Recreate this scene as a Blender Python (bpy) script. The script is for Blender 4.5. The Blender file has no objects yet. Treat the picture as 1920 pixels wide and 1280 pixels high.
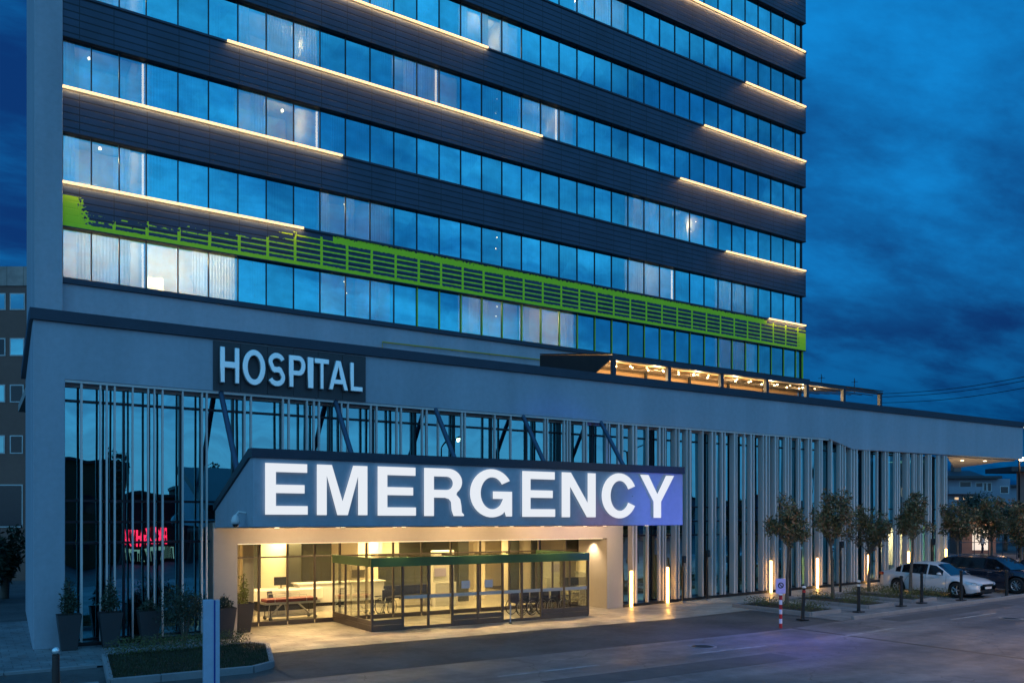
import bpy, bmesh, math, random
from mathutils import Vector, Matrix
rnd = random.Random(7)
C = bpy.context.scene.collection
sc = bpy.context.scene
# ------------------------------------------------------------------ camera
F, HZ, H = 1600., 973., 3.7
CX, CY = -1.456, -27.63
S_ = math.hypot(2530, F); CW, SW = 2530/S_, F/S_
cam = bpy.data.cameras.new('camera'); camo = bpy.data.objects.new('camera', cam); C.objects.link(camo)
cam.sensor_width = 36; cam.lens = F/1920*36; cam.shift_y = (HZ-640)/1920; cam.clip_start = .1; cam.clip_end = 3000
camo.location = (CX, CY, H); camo.rotation_euler = (math.pi/2, 0, -math.atan2(SW, CW)); sc.camera = camo
# ------------------------------------------------------------------ exposure
sc.view_settings.view_transform = 'Standard'; sc.view_settings.look = 'None'
sc.view_settings.exposure = 0; sc.view_settings.gamma = 1; sc.render.film_transparent = False
sc.cycles.max_bounces = 7; sc.cycles.transparent_max_bounces = 14; sc.cycles.glossy_bounces = 4
sc.cycles.diffuse_bounces = 3; sc.cycles.caustics_reflective = False; sc.cycles.caustics_refractive = False
sc.cycles.sample_clamp_indirect = 4

# ------------------------------------------------------------------ node helper
class NT:
    def __init__(s, tree): s.t = tree
    def n(s, typ, **kw):
        nd = s.t.nodes.new(typ)
        for k, v in kw.items():
            setattr(nd, k, v)
        return nd
    def link(s, a, b): s.t.links.new(a, b)
    def val(s, sock, v):
        if hasattr(v, 'is_output') or isinstance(v, bpy.types.NodeSocket): s.link(v, sock)
        else: sock.default_value = v
    def m(s, op, a, b=0., c=0., clamp=False):
        nd = s.n('ShaderNodeMath', operation=op, use_clamp=clamp)
        s.val(nd.inputs[0], a); s.val(nd.inputs[1], b); s.val(nd.inputs[2], c)
        return nd.outputs[0]
    def noise(s, vec, scale, detail=3, rough=.5, dim='3D'):
        nd = s.n('ShaderNodeTexNoise'); nd.noise_dimensions = dim
        if vec is not None: s.link(vec, nd.inputs['Vector'])
        nd.inputs['Scale'].default_value = scale; nd.inputs['Detail'].default_value = detail; nd.inputs['Roughness'].default_value = rough
        return nd.outputs['Fac']
    def maprange(s, v, a, b, c, d, smooth=False):
        nd = s.n('ShaderNodeMapRange'); nd.clamp = True
        if smooth: nd.interpolation_type = 'SMOOTHSTEP'
        s.val(nd.inputs[0], v)
        for i, q in enumerate((a, b, c, d)): s.val(nd.inputs[i+1], q)
        return nd.outputs[0]
    def mix(s, f, a, b, blend='MIX'):
        nd = s.n('ShaderNodeMix', data_type='RGBA', blend_type=blend)
        s.val(nd.inputs[0], f)
        for q, v in ((6, a), (7, b)):
            s.val(nd.inputs[q], (*v, 1) if isinstance(v, tuple) and len(v) == 3 else v)
        return nd.outputs[2]
    def sep(s, v):
        nd = s.n('ShaderNodeSeparateXYZ'); s.link(v, nd.inputs[0]); return nd.outputs
    def comb(s, x, y, z):
        nd = s.n('ShaderNodeCombineXYZ')
        for i, v in enumerate((x, y, z)): s.val(nd.inputs[i], v)
        return nd.outputs[0]

# ------------------------------------------------------------------ world: dusk sky
w = bpy.data.worlds.new('World'); sc.world = w; w.use_nodes = True
N = NT(w.node_tree); w.node_tree.nodes.clear()
tc = N.n('ShaderNodeTexCoord').outputs['Generated']
X, Y, Z = N.sep(tc)
zc = N.m('ADD', N.m('MAXIMUM', Z, 0.), .22)
pl = N.comb(N.m('DIVIDE', X, zc), N.m('DIVIDE', N.m('MULTIPLY', Y, 1.0), zc), N.m('MULTIPLY', Z, 2.))
pm = N.n('ShaderNodeMapping'); N.link(pl, pm.inputs[0]); pm.inputs['Rotation'].default_value = (0, 0, .6); pm.inputs['Scale'].default_value = (.75, 1.5, 1)
c1 = N.noise(pm.outputs[0], 1.7, 8, .62)
c3 = N.noise(pm.outputs[0], 1.5, 7, .62)
c2 = N.noise(tc, 2.2, 3, .5)
cl = N.maprange(N.m('ADD', N.m('MULTIPLY', c1, .65), N.m('MULTIPLY', c2, .35)), .41, .60, 0, 1, True)
clb = N.maprange(c3, .40, .62, 0, 1, True)
# one brighter break in the cloud, to the right of the tower
bd = Vector(((1620-960)/F, 1, (HZ-190)/F)); 
bw = Vector((bd.x*CW+bd.y*SW, -bd.x*SW+bd.y*CW, bd.z)).normalized()
dp = N.n('ShaderNodeVectorMath', operation='DOT_PRODUCT'); N.link(tc, dp.inputs[0]); dp.inputs[1].default_value = bw
brk = N.m('MULTIPLY', N.maprange(dp.outputs['Value'], .960, 1., 0, 1, True), N.maprange(c3, .38, .60, .35, 1.2))
back = N.m('ADD', N.m('MULTIPLY', X, -SW), N.m('MULTIPLY', Y, -CW))
bf = N.maprange(back, -.55, .55, 0, 1, True)
cf = N.m('ADD', N.m('MULTIPLY', cl, .50), N.m('MULTIPLY', brk, .46), clamp=True)
front = N.mix(cf, (.0006, .034, .165), (.003, .25, .69))
backc = N.mix(clb, (.042, .25, .60), (.18, .68, 1.20))
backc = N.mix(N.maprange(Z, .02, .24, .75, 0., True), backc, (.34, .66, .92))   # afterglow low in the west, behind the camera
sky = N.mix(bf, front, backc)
hor = N.maprange(Z, 0, .32, N.maprange(bf, 0, 1, .62, .85), 1, True)
sky = N.mix(1., sky, N.comb(hor, hor, hor), 'MULTIPLY')
sky = N.mix(N.maprange(Z, -.02, 0., 1, 0), sky, (.012, .016, .028))
st = N.n('ShaderNodeTexSky', sky_type='NISHITA', sun_disc=False)
st.sun_elevation = math.radians(-3); st.sun_rotation = math.radians(215)
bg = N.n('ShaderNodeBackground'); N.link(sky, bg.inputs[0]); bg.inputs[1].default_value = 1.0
bg2 = N.n('ShaderNodeBackground'); N.link(st.outputs[0], bg2.inputs[0]); bg2.inputs[1].default_value = .05
ad = N.n('ShaderNodeAddShader'); N.link(bg.outputs[0], ad.inputs[0]); N.link(bg2.outputs[0], ad.inputs[1])
wo = N.n('ShaderNodeOutputWorld'); N.link(ad.outputs[0], wo.inputs[0])

def spot(name, loc, target, energy, color, angle=70, blend=.5, radius=.05):
    l = bpy.data.lights.new(name, 'SPOT'); l.energy = energy; l.color = color; l.spot_size = math.radians(angle)
    l.spot_blend = blend; l.shadow_soft_size = radius
    o = bpy.data.objects.new(name, l); C.objects.link(o); o.location = loc
    o.rotation_euler = (Vector(target)-Vector(loc)).to_track_quat('-Z', 'Y').to_euler(); return o
def area(name, loc, size, energy, color, rot=(0, 0, 0)):
    l = bpy.data.lights.new(name, 'AREA'); l.energy = energy; l.color = color; l.shape = 'RECTANGLE'; l.size = size[0]; l.size_y = size[1]
    o = bpy.data.objects.new(name, l); C.objects.link(o); o.location = loc; o.rotation_euler = rot; return o
def point(name, loc, energy, color, r=.1):
    l = bpy.data.lights.new(name, 'POINT'); l.energy = energy; l.color = color; l.shadow_soft_size = r
    o = bpy.data.objects.new(name, l); C.objects.link(o); o.location = loc; return o
WARM = (1., .68, .34)

# ------------------------------------------------------------------ measuring helpers
def ray(x):
    a = (x-960)/F; return (SW+a*CW, CW-a*SW)
def px(x, y, Y=0.):                 # photo pixel -> (X, Z) on the upright plane at depth Y
    d = ray(x); t = (Y-CY)/d[1]; return (CX+t*d[0], H+(HZ-y)/F*t)
def pX(x, Y=0.): return px(x, 0, Y)[0]
def g(X):
    if X < 20: return 0.
    if X < 24: return .021*(X-20)*(X-20)/4.
    return .021*(min(X, 62)-20)
def at(x, dep, y=None):            # a point at a given distance along a pixel's direction
    d = ray(x); return (CX+d[0]*dep, CY+d[1]*dep, None if y is None else H+(HZ-y)/F*dep)

# ------------------------------------------------------------------ materials
def mat(name, col, rough=.6, metal=0., var=.12, scale=2.5, bump=0., bscale=40., emis=None, estr=0., coat=0., streak=False):
    m = bpy.data.materials.new(name); m.use_nodes = True; n = NT(m.node_tree); nodes = m.node_tree.nodes
    b = nodes['Principled BSDF']
    o = n.n('ShaderNodeTexCoord').outputs['Object']
    if streak:
        mp = n.n('ShaderNodeMapping'); n.link(o, mp.inputs[0]); mp.inputs['Scale'].default_value = (1, 1, .12); sv = mp.outputs[0]
    else: sv = o
    f = n.m('ADD', n.m('MULTIPLY', n.noise(sv, scale, 5, .6), .7), n.m('MULTIPLY', n.noise(o, scale*9, 3, .6), .3))
    f = n.maprange(f, .3, .7, 1-var, 1+var)
    n.link(n.mix(1., col, n.comb(f, f, f), 'MULTIPLY'), b.inputs['Base Color'])
    b.inputs['Roughness'].default_value = rough; b.inputs['Metallic'].default_value = metal
    if coat: b.inputs['Coat Weight'].default_value = coat; b.inputs['Coat Roughness'].default_value = .05
    if bump:
        bp = n.n('ShaderNodeBump'); bp.inputs['Strength'].default_value = bump; bp.inputs['Distance'].default_value = .02
        n.link(n.noise(o, bscale, 4, .6), bp.inputs['Height']); n.link(bp.outputs[0], b.inputs['Normal'])
    if emis: b.inputs['Emission Color'].default_value = (*emis, 1); b.inputs['Emission Strength'].default_value = estr
    return m
def glow(name, col, s, base=.6):
    m = bpy.data.materials.new(name); m.use_nodes = True; n = NT(m.node_tree); b = m.node_tree.nodes['Principled BSDF']
    b.inputs['Base Color'].default_value = (base, base, base, 1); b.inputs['Emission Color'].default_value = (*col, 1); b.inputs['Emission Strength'].default_value = s
    return m
def glass(name, tint, trans, base=.35, k=.65, ior=1.5, wav=0., wscale=.6, rough=.0, vstretch=.35):
    m = bpy.data.materials.new(name); m.use_nodes = True; n = NT(m.node_tree); m.node_tree.nodes.clear()
    gl = n.n('ShaderNodeBsdfGlossy'); gl.inputs['Color'].default_value = (*tint, 1)
    if name == 'tower_glass':      # every pane a little different in reflection tint
        oo = n.n('ShaderNodeTexCoord').outputs['Object']; a_, b_, c_ = n.sep(oo)
        wn = n.n('ShaderNodeTexWhiteNoise'); n.link(n.comb(n.m('FLOOR', n.m('DIVIDE', n.m('SUBTRACT', a_, 3*.977), 1.19)), 0., n.m('FLOOR', n.m('DIVIDE', n.m('SUBTRACT', c_, 12.7), 3.55))), wn.inputs[0])
        df = n.m('MULTIPLY', n.maprange(wn.outputs['Value'], 0, 1, .78, 1.1), n.maprange(n.noise(oo, 1.1, 4, .6), .35, .65, .86, 1.08))
        n.link(n.mix(1., tint, n.comb(df, df, df), 'MULTIPLY'), gl.inputs['Color'])
    gl.inputs['Roughness'].default_value = rough
    tr = n.n('ShaderNodeBsdfTransparent'); tr.inputs['Color'].default_value = (*trans, 1)
    fr = n.n('ShaderNodeFresnel'); fr.inputs['IOR'].default_value = ior
    f = n.m('ADD', base, n.m('MULTIPLY', fr.outputs[0], k), clamp=True)
    if wav:
        o = n.n('ShaderNodeTexCoord').outputs['Object']; mp = n.n('ShaderNodeMapping'); n.link(o, mp.inputs[0]); mp.inputs['Scale'].default_value = (1, 1, vstretch)
        bp = n.n('ShaderNodeBump'); bp.inputs['Strength'].default_value = 1; bp.inputs['Distance'].default_value = wav
        n.link(n.noise(mp.outputs[0], wscale, 1, .4), bp.inputs['Height']); n.link(bp.outputs[0], gl.inputs['Normal'])
    mx = n.n('ShaderNodeMixShader'); n.link(f, mx.inputs[0]); n.link(tr.outputs[0], mx.inputs[1]); n.link(gl.outputs[0], mx.inputs[2])
    out = n.n('ShaderNodeOutputMaterial'); n.link(mx.outputs[0], out.inputs[0]); return m
def sheer(name, col):
    m = bpy.data.materials.new(name); m.use_nodes = True; n = NT(m.node_tree); m.node_tree.nodes.clear()
    o = n.n('ShaderNodeTexCoord').outputs['Object']; mp = n.n('ShaderNodeMapping'); n.link(o, mp.inputs[0]); mp.inputs['Scale'].default_value = (1, 1, .03)
    f = n.maprange(n.noise(mp.outputs[0], 14, 3, .6), .3, .7, .55, .95)
    d = n.n('ShaderNodeBsdfDiffuse'); d.inputs[0].default_value = (*col, 1)
    t = n.n('ShaderNodeBsdfTranslucent'); t.inputs[0].default_value = (*col, 1)
    a = n.n('ShaderNodeMixShader'); a.inputs[0].default_value = .6; n.link(d.outputs[0], a.inputs[1]); n.link(t.outputs[0], a.inputs[2])
    tr = n.n('ShaderNodeBsdfTransparent')
    b = n.n('ShaderNodeMixShader'); n.link(f, b.inputs[0]); n.link(tr.outputs[0], b.inputs[1]); n.link(a.outputs[0], b.inputs[2])
    out = n.n('ShaderNodeOutputMaterial'); n.link(b.outputs[0], out.inputs[0]); return m
M = {}
M['render'] = mat('grey_render', (.37, .42, .49), .85, var=.17, scale=.6, bump=.25, bscale=60, streak=True)
M['taupe'] = mat('taupe_render', (.46, .41, .37), .8, var=.06, scale=.8, bump=.2, bscale=60)
M['dark_metal'] = mat('dark_blue_metal', (.035, .05, .075), .45, .5, var=.15, scale=1)
M['black'] = mat('black_metal', (.02, .022, .026), .4, .4)
M['frame'] = mat('window_frame_metal', (.018, .024, .034), .35, .5)
M['fin'] = mat('anodised_fin', (.66, .61, .59), .5, .0, var=.08, streak=True)
M['truss'] = mat('blue_grey_steel', (.05, .09, .15), .45, .4)
M['gl_tower'] = glass('tower_glass', (.15, .80, 1.), (.42, .44, .42), .60, .75, 1.45, wav=.012, wscale=.45)
M['gl_pod'] = glass('podium_glass', (.24, .72, .88), (.5, .6, .62), .60, .7, 1.5, wav=.02, wscale=.9)
M['gl_clear'] = glass('entrance_glass', (.9, .95, .9), (.88, .92, .84), .05, .45, 1.45)
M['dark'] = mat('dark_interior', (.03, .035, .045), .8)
M['room'] = mat('room_plaster', (.30, .27, .23), .85)
M['roomd'] = mat('room_ceiling', (.35, .34, .33), .85)
M['sheer'] = sheer('sheer_curtain', (.75, .72, .66))
M['cream'] = mat('cream_wall', (.80, .72, .58), .7, var=.04)
M['white'] = mat('white_lacquer', (.78, .77, .74), .35, var=.03)
M['lobbyfloor'] = mat('lobby_floor', (.45, .42, .36), .25, var=.06)
M['strip'] = glow('warm_led', (1., .62, .25), 2.1, .2)
M['stripd'] = glow('warm_led_underside', (1., .55, .18), 2.6, .2)
M['tube'] = glow('warm_tube', (1., .50, .10), 20.)
M['bulb'] = glow('bulb_glow', (1., .66, .3), 14)
M['lampw'] = glow('ceiling_lamp_glow', (1., .8, .5), 5)
M['letter'] = glow('lit_white_face', (.90, .94, 1.), .88, .03)
M['halo'] = glow('letter_back_glow', (.66, .80, 1.), .6)
M['chrome'] = mat('brushed_silver', (.96, .96, .96), .22, .6, var=.05)
M['slate'] = mat('slate_sign_panel', (.045, .05, .06), .5, .2)
M['yellow'] = mat('yellow_gas_pipe', (.42, .33, .04), .5)
M['asphalt'] = mat('asphalt', (.085, .08, .08), .72, var=.55, scale=.5, bump=.5, bscale=90)
M['wood'] = mat('slatted_wood', (.50, .36, .22), .6, streak=False)
M['leaf'] = mat('magnolia_leaf', (.13, .12, .05), .45, var=.5, scale=3)
M['leaf2'] = mat('magnolia_leaf_rust', (.24, .13, .07), .6, var=.4, scale=3)
M['shrub'] = mat('shrub_leaf', (.10, .11, .03), .6, var=.5, scale=4)
M['darkleaf'] = mat('conifer_leaf', (.028, .05, .03), .6, var=.5, scale=4)
M['bark'] = mat('bark', (.11, .095, .08), .9, var=.35, scale=8, bump=.6)
M['pot'] = mat('dark_planter', (.045, .045, .05), .55)
M['soil'] = mat('soil', (.035, .027, .02), .95, bump=.8)
M['kerb'] = mat('kerb_stone', (.24, .245, .26), .8, var=.15, scale=1.5, bump=.4)
M['grass'] = mat('grass_blades', (.04, .045, .018), .8, var=.4)
M['red'] = mat('red_paint', (.45, .02, .02), .5)
M['whitep'] = mat('white_paint', (.7, .7, .7), .5)
M['lilac'] = mat('pale_sign_face', (.50, .45, .72), .5)
M['carwhite'] = mat('white_car_paint', (.62, .63, .66), .28, var=.02, coat=.7)
M['carblack'] = mat('dark_blue_car_paint', (.012, .018, .035), .22, .2, var=.02, coat=1.)
M['carglass'] = mat('car_glass', (.008, .01, .014), .06, var=.02, coat=.6)
M['tyre'] = mat('rubber', (.014, .014, .015), .85)
M['alloy'] = mat('alloy', (.45, .46, .48), .3, .85)
M['tail'] = mat('tail_lamp', (.35, .01, .015), .2)
M['lens'] = mat('headlamp_lens', (.5, .55, .6), .1, .4)
M['greenhdr'] = mat('green_grey_header', (.07, .18, .08), .4, .3)
M['band'] = mat('frosted_band', (.55, .55, .52), .6)
M['mattress'] = mat('burgundy_mattress', (.17, .03, .035), .6)
M['navy'] = mat('navy_fabric', (.02, .024, .05), .8)
M['brown'] = mat('brown_render', (.25, .14, .115), .85, var=.15, scale=.4)
M['beigeclad'] = mat('beige_cladding', (.34, .27, .25), .7)
M['skyglass'] = glass('reflective_window', (.25, .65, .75), (.2, .2, .2), .7, .2)
M['apt'] = mat('pale_apartment_render', (.26, .28, .34), .85, var=.12, scale=.3)
M['aptw'] = mat('apartment_window', (.02, .03, .045), .15)
M['litw'] = glow('lit_window', (1., .6, .25), .9)
M['shop'] = glow('shop_glow', (1., .85, .6), .55)
M['neon'] = glow('red_neon', (1., .004, .02), 9.)
M['awning'] = mat('red_fascia', (.16, .02, .03), .6)
M['ochre'] = mat('ochre_render', (.16, .10, .05), .9)
M['skin'] = mat('skin', (.45, .28, .2), .6)
M['signw'] = mat('pylon_white', (.42, .50, .64), .4)
M['signb'] = mat('pylon_blue', (.02, .05, .30), .4)
def paving(name, base, sx, sy, joint=.012, rough=.45, var=.12):
    m = bpy.data.materials.new(name); m.use_nodes = True; n = NT(m.node_tree); b = m.node_tree.nodes['Principled BSDF']
    o = n.n('ShaderNodeTexCoord').outputs['Object']
    br = n.n('ShaderNodeTexBrick'); n.link(o, br.inputs['Vector']); br.offset = .5
    br.inputs['Scale'].default_value = 1; br.inputs['Brick Width'].default_value = sx; br.inputs['Row Height'].default_value = sy
    br.inputs['Mortar Size'].default_value = joint; br.inputs['Mortar Smooth'].default_value = .3
    br.inputs['Color1'].default_value = (*[c*(1+var) for c in base], 1); br.inputs['Color2'].default_value = (*[c*(1-var) for c in base], 1)
    br.inputs['Mortar'].default_value = (*[c*.45 for c in base], 1)
    f = n.maprange(n.noise(o, .7, 6, .65), .32, .7, .62, 1.25)
    n.link(n.mix(1., br.outputs['Color'], n.comb(f, f, f), 'MULTIPLY'), b.inputs['Base Color'])
    n.link(n.maprange(n.noise(o, 1.3, 4, .6), .35, .65, rough-.15, rough+.2), b.inputs['Roughness'])
    bp = n.n('ShaderNodeBump'); bp.inputs['Strength'].default_value = .35; bp.inputs['Distance'].default_value = .01
    n.link(br.outputs['Fac'], bp.inputs['Height']); bp.invert = True; n.link(bp.outputs[0], b.inputs['Normal']); return m
M['paving'] = paving('plaza_paving', (.40, .36, .31), .9, .45)
M['sidewalk'] = paving('sidewalk_paving', (.22, .22, .23), .4, .4)
def road_mat():
    m = bpy.data.materials.new('road_asphalt'); m.use_nodes = True; n = NT(m.node_tree); b = m.node_tree.nodes['Principled BSDF']
    o = n.n('ShaderNodeTexCoord').outputs['Object']; x, y, z = n.sep(o)
    big = n.maprange(n.noise(o, .22, 5, .6), .35, .68, .7, 1.35)
    st = n.comb(n.m('MULTIPLY', x, .05), y, 0.)
    tracks = n.maprange(n.noise(st, 1.1, 4, .55), .35, .65, .75, 1.2)
    fine = n.m('MULTIPLY', n.maprange(n.noise(o, 45, 3, .75), .3, .7, .62, 1.38), n.maprange(n.noise(o, 2.6, 5, .7), .42, .62, .82, 1.08))
    cr = n.n('ShaderNodeTexVoronoi', feature='DISTANCE_TO_EDGE'); wv = n.n('ShaderNodeVectorMath', operation='ADD'); n.link(o, wv.inputs[0])
    nz = n.n('ShaderNodeTexNoise'); n.link(o, nz.inputs[0]); nz.inputs['Scale'].default_value = 1.2; n.link(nz.outputs['Color'], wv.inputs[1])
    n.link(wv.outputs[0], cr.inputs['Vector']); cr.inputs['Scale'].default_value = .22
    crack = n.maprange(cr.outputs['Distance'], 0., .006, .45, 1.)
    f = n.m('MULTIPLY', n.m('MULTIPLY', big, tracks), n.m('MULTIPLY', fine, crack))
    n.link(n.mix(1., (.17, .16, .17), n.comb(f, f, f), 'MULTIPLY'), b.inputs['Base Color'])
    n.link(n.maprange(n.noise(o, .5, 4, .6), .35, .65, .38, .62), b.inputs['Roughness'])
    bp = n.n('ShaderNodeBump'); bp.inputs['Strength'].default_value = .4; bp.inputs['Distance'].default_value = .01
    n.link(n.noise(o, 120, 2, .7), bp.inputs['Height']); n.link(bp.outputs[0], b.inputs['Normal']); return m
M['road'] = road_mat()
MOD, NAR = 1.19, .977
def panel_mat(green):
    """perforated louvre cladding: fine horizontal lines and panel joints; the lowest band also carries ragged lime marks that copy an editing artefact"""
    m = bpy.data.materials.new('louvre_panel_green' if green else 'louvre_panel'); m.use_nodes = True; n = NT(m.node_tree); b = m.node_tree.nodes['Principled BSDF']
    o = n.n('ShaderNodeTexCoord').outputs['Object']; x, y, z = n.sep(o)
    zl = n.m('SUBTRACT', z, 14.66)
    hz = n.m('MODULO', n.m('ADD', zl, 355.0-.0), .27) if False else n.m('FRACT', n.m('DIVIDE', n.m('ADD', zl, 0.), .2733))
    hl = n.m('LESS_THAN', n.m('ABSOLUTE', n.m('SUBTRACT', hz, .5)), .10)
    xm = n.m('FRACT', n.m('DIVIDE', n.m('SUBTRACT', x, 3*NAR), MOD))
    vl = n.m('LESS_THAN', n.m('ABSOLUTE', n.m('SUBTRACT', n.m('FRACT', n.m('ADD', xm, .5)), .5)), .012)
    ln = n.m('MAXIMUM', hl, vl)
    fine = n.m('MULTIPLY', n.m('SINE', n.m('MULTIPLY', z, 120.)), n.m('SINE', n.m('MULTIPLY', x, 90.)))
    v = n.m('ADD', n.maprange(n.noise(o, .6, 4, .6), .3, .7, .8, 1.2), n.m('MULTIPLY', fine, .12))
    v = n.m('MULTIPLY', v, n.m('SUBTRACT', 1., n.m('MULTIPLY', ln, .68)))
    col = n.mix(1., (.036, .060, .105), n.comb(v, v, v), 'MULTIPLY')
    bump_h = ln
    if green:
        nn = n.m('SUBTRACT', n.noise(o, 3.2, 5, .7), .5); n2 = n.m('SUBTRACT', n.noise(o, 9., 3, .6), .5)
        h = zl        # 0 bottom .. 1.64 top
        start = n.m('ADD', 8.6, n.m('MULTIPLY', nn, 4.))
        on = n.m('MAXIMUM', n.m('MULTIPLY', n.m('GREATER_THAN', x, start), n.m('LESS_THAN', x, 41.9)), n.m('MULTIPLY', n.m('GREATER_THAN', x, n.m('ADD', .4, n.m('MULTIPLY', nn, 3.))), n.m('LESS_THAN', n.m('ADD', h, n.m('MULTIPLY', nn, 1.6)), n.m('ADD', .30, n.m('MULTIPLY', x, .075)))))
        f6 = n.m('FRACT', n.m('DIVIDE', n.m('ADD', h, .03), .235))
        wth = n.m('ADD', .13, n.m('MULTIPLY', nn, .25))
        hh = n.m('LESS_THAN', n.m('ABSOLUTE', n.m('SUBTRACT', f6, .5)), wth)
        vv = n.m('LESS_THAN', n.m('ABSOLUTE', n.m('SUBTRACT', n.m('FRACT', n.m('ADD', xm, .5)), .5)), n.m('ADD', .05, n.m('MULTIPLY', n2, .05)))
        below = n.m('LESS_THAN', h, 1.4)
        lines = n.m('MULTIPLY', n.m('MULTIPLY', n.m('MAXIMUM', hh, vv), on), below)
        topb = n.m('MULTIPLY', n.m('MULTIPLY', n.m('GREATER_THAN', h, n.m('ADD', 1.22, n.m('MULTIPLY', n2, .15))), n.m('LESS_THAN', h, n.m('ADD', 1.52, n.m('MULTIPLY', n2, .45)))), n.m('MULTIPLY', n.m('GREATER_THAN', x, 10.6), n.m('LESS_THAN', x, 39.2)))
        bot = n.m('LESS_THAN', h, n.m('ADD', .16, n.m('MULTIPLY', n2, .10)))
        lx = n.m('LESS_THAN', n.m('ADD', x, n.m('MULTIPLY', n.m('SUBTRACT', h, .5), .35)), n.m('ADD', .75, n.m('MULTIPLY', n2, 1.2)))
        left = n.m('MULTIPLY', lx, n.m('LESS_THAN', h, 1.15))
        rt = n.m('MULTIPLY', n.m('GREATER_THAN', x, n.m('ADD', 42.25, n.m('MULTIPLY', n2, 1.))), n.m('LESS_THAN', h, 1.1))
        gm = n.m('MAXIMUM', n.m('MAXIMUM', lines, topb), n.m('MAXIMUM', n.m('MAXIMUM', bot, left), rt))
        col = n.mix(gm, col, (.62, .94, .02))  # lime areas reproduce an editing artefact, not a cladding colour
        rg = n.maprange(gm, 0, 1, .45, .7); n.link(rg, b.inputs['Roughness']); n.link(n.maprange(gm, 0, 1, .3, 0), b.inputs['Metallic'])
    else:
        b.inputs['Roughness'].default_value = .45; b.inputs['Metallic'].default_value = .3
    n.link(col, b.inputs['Base Color'])
    bp = n.n('ShaderNodeBump'); bp.inputs['Strength'].default_value = .6; bp.inputs['Distance'].default_value = .02; bp.invert = True
    n.link(bump_h, bp.inputs['Height']); n.link(bp.outputs[0], b.inputs['Normal']); return m
M['panel'] = panel_mat(False); M['panelg'] = panel_mat(True)
M['lime'] = mat('lime_artefact', (.34, .60, .02), .6)

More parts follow.
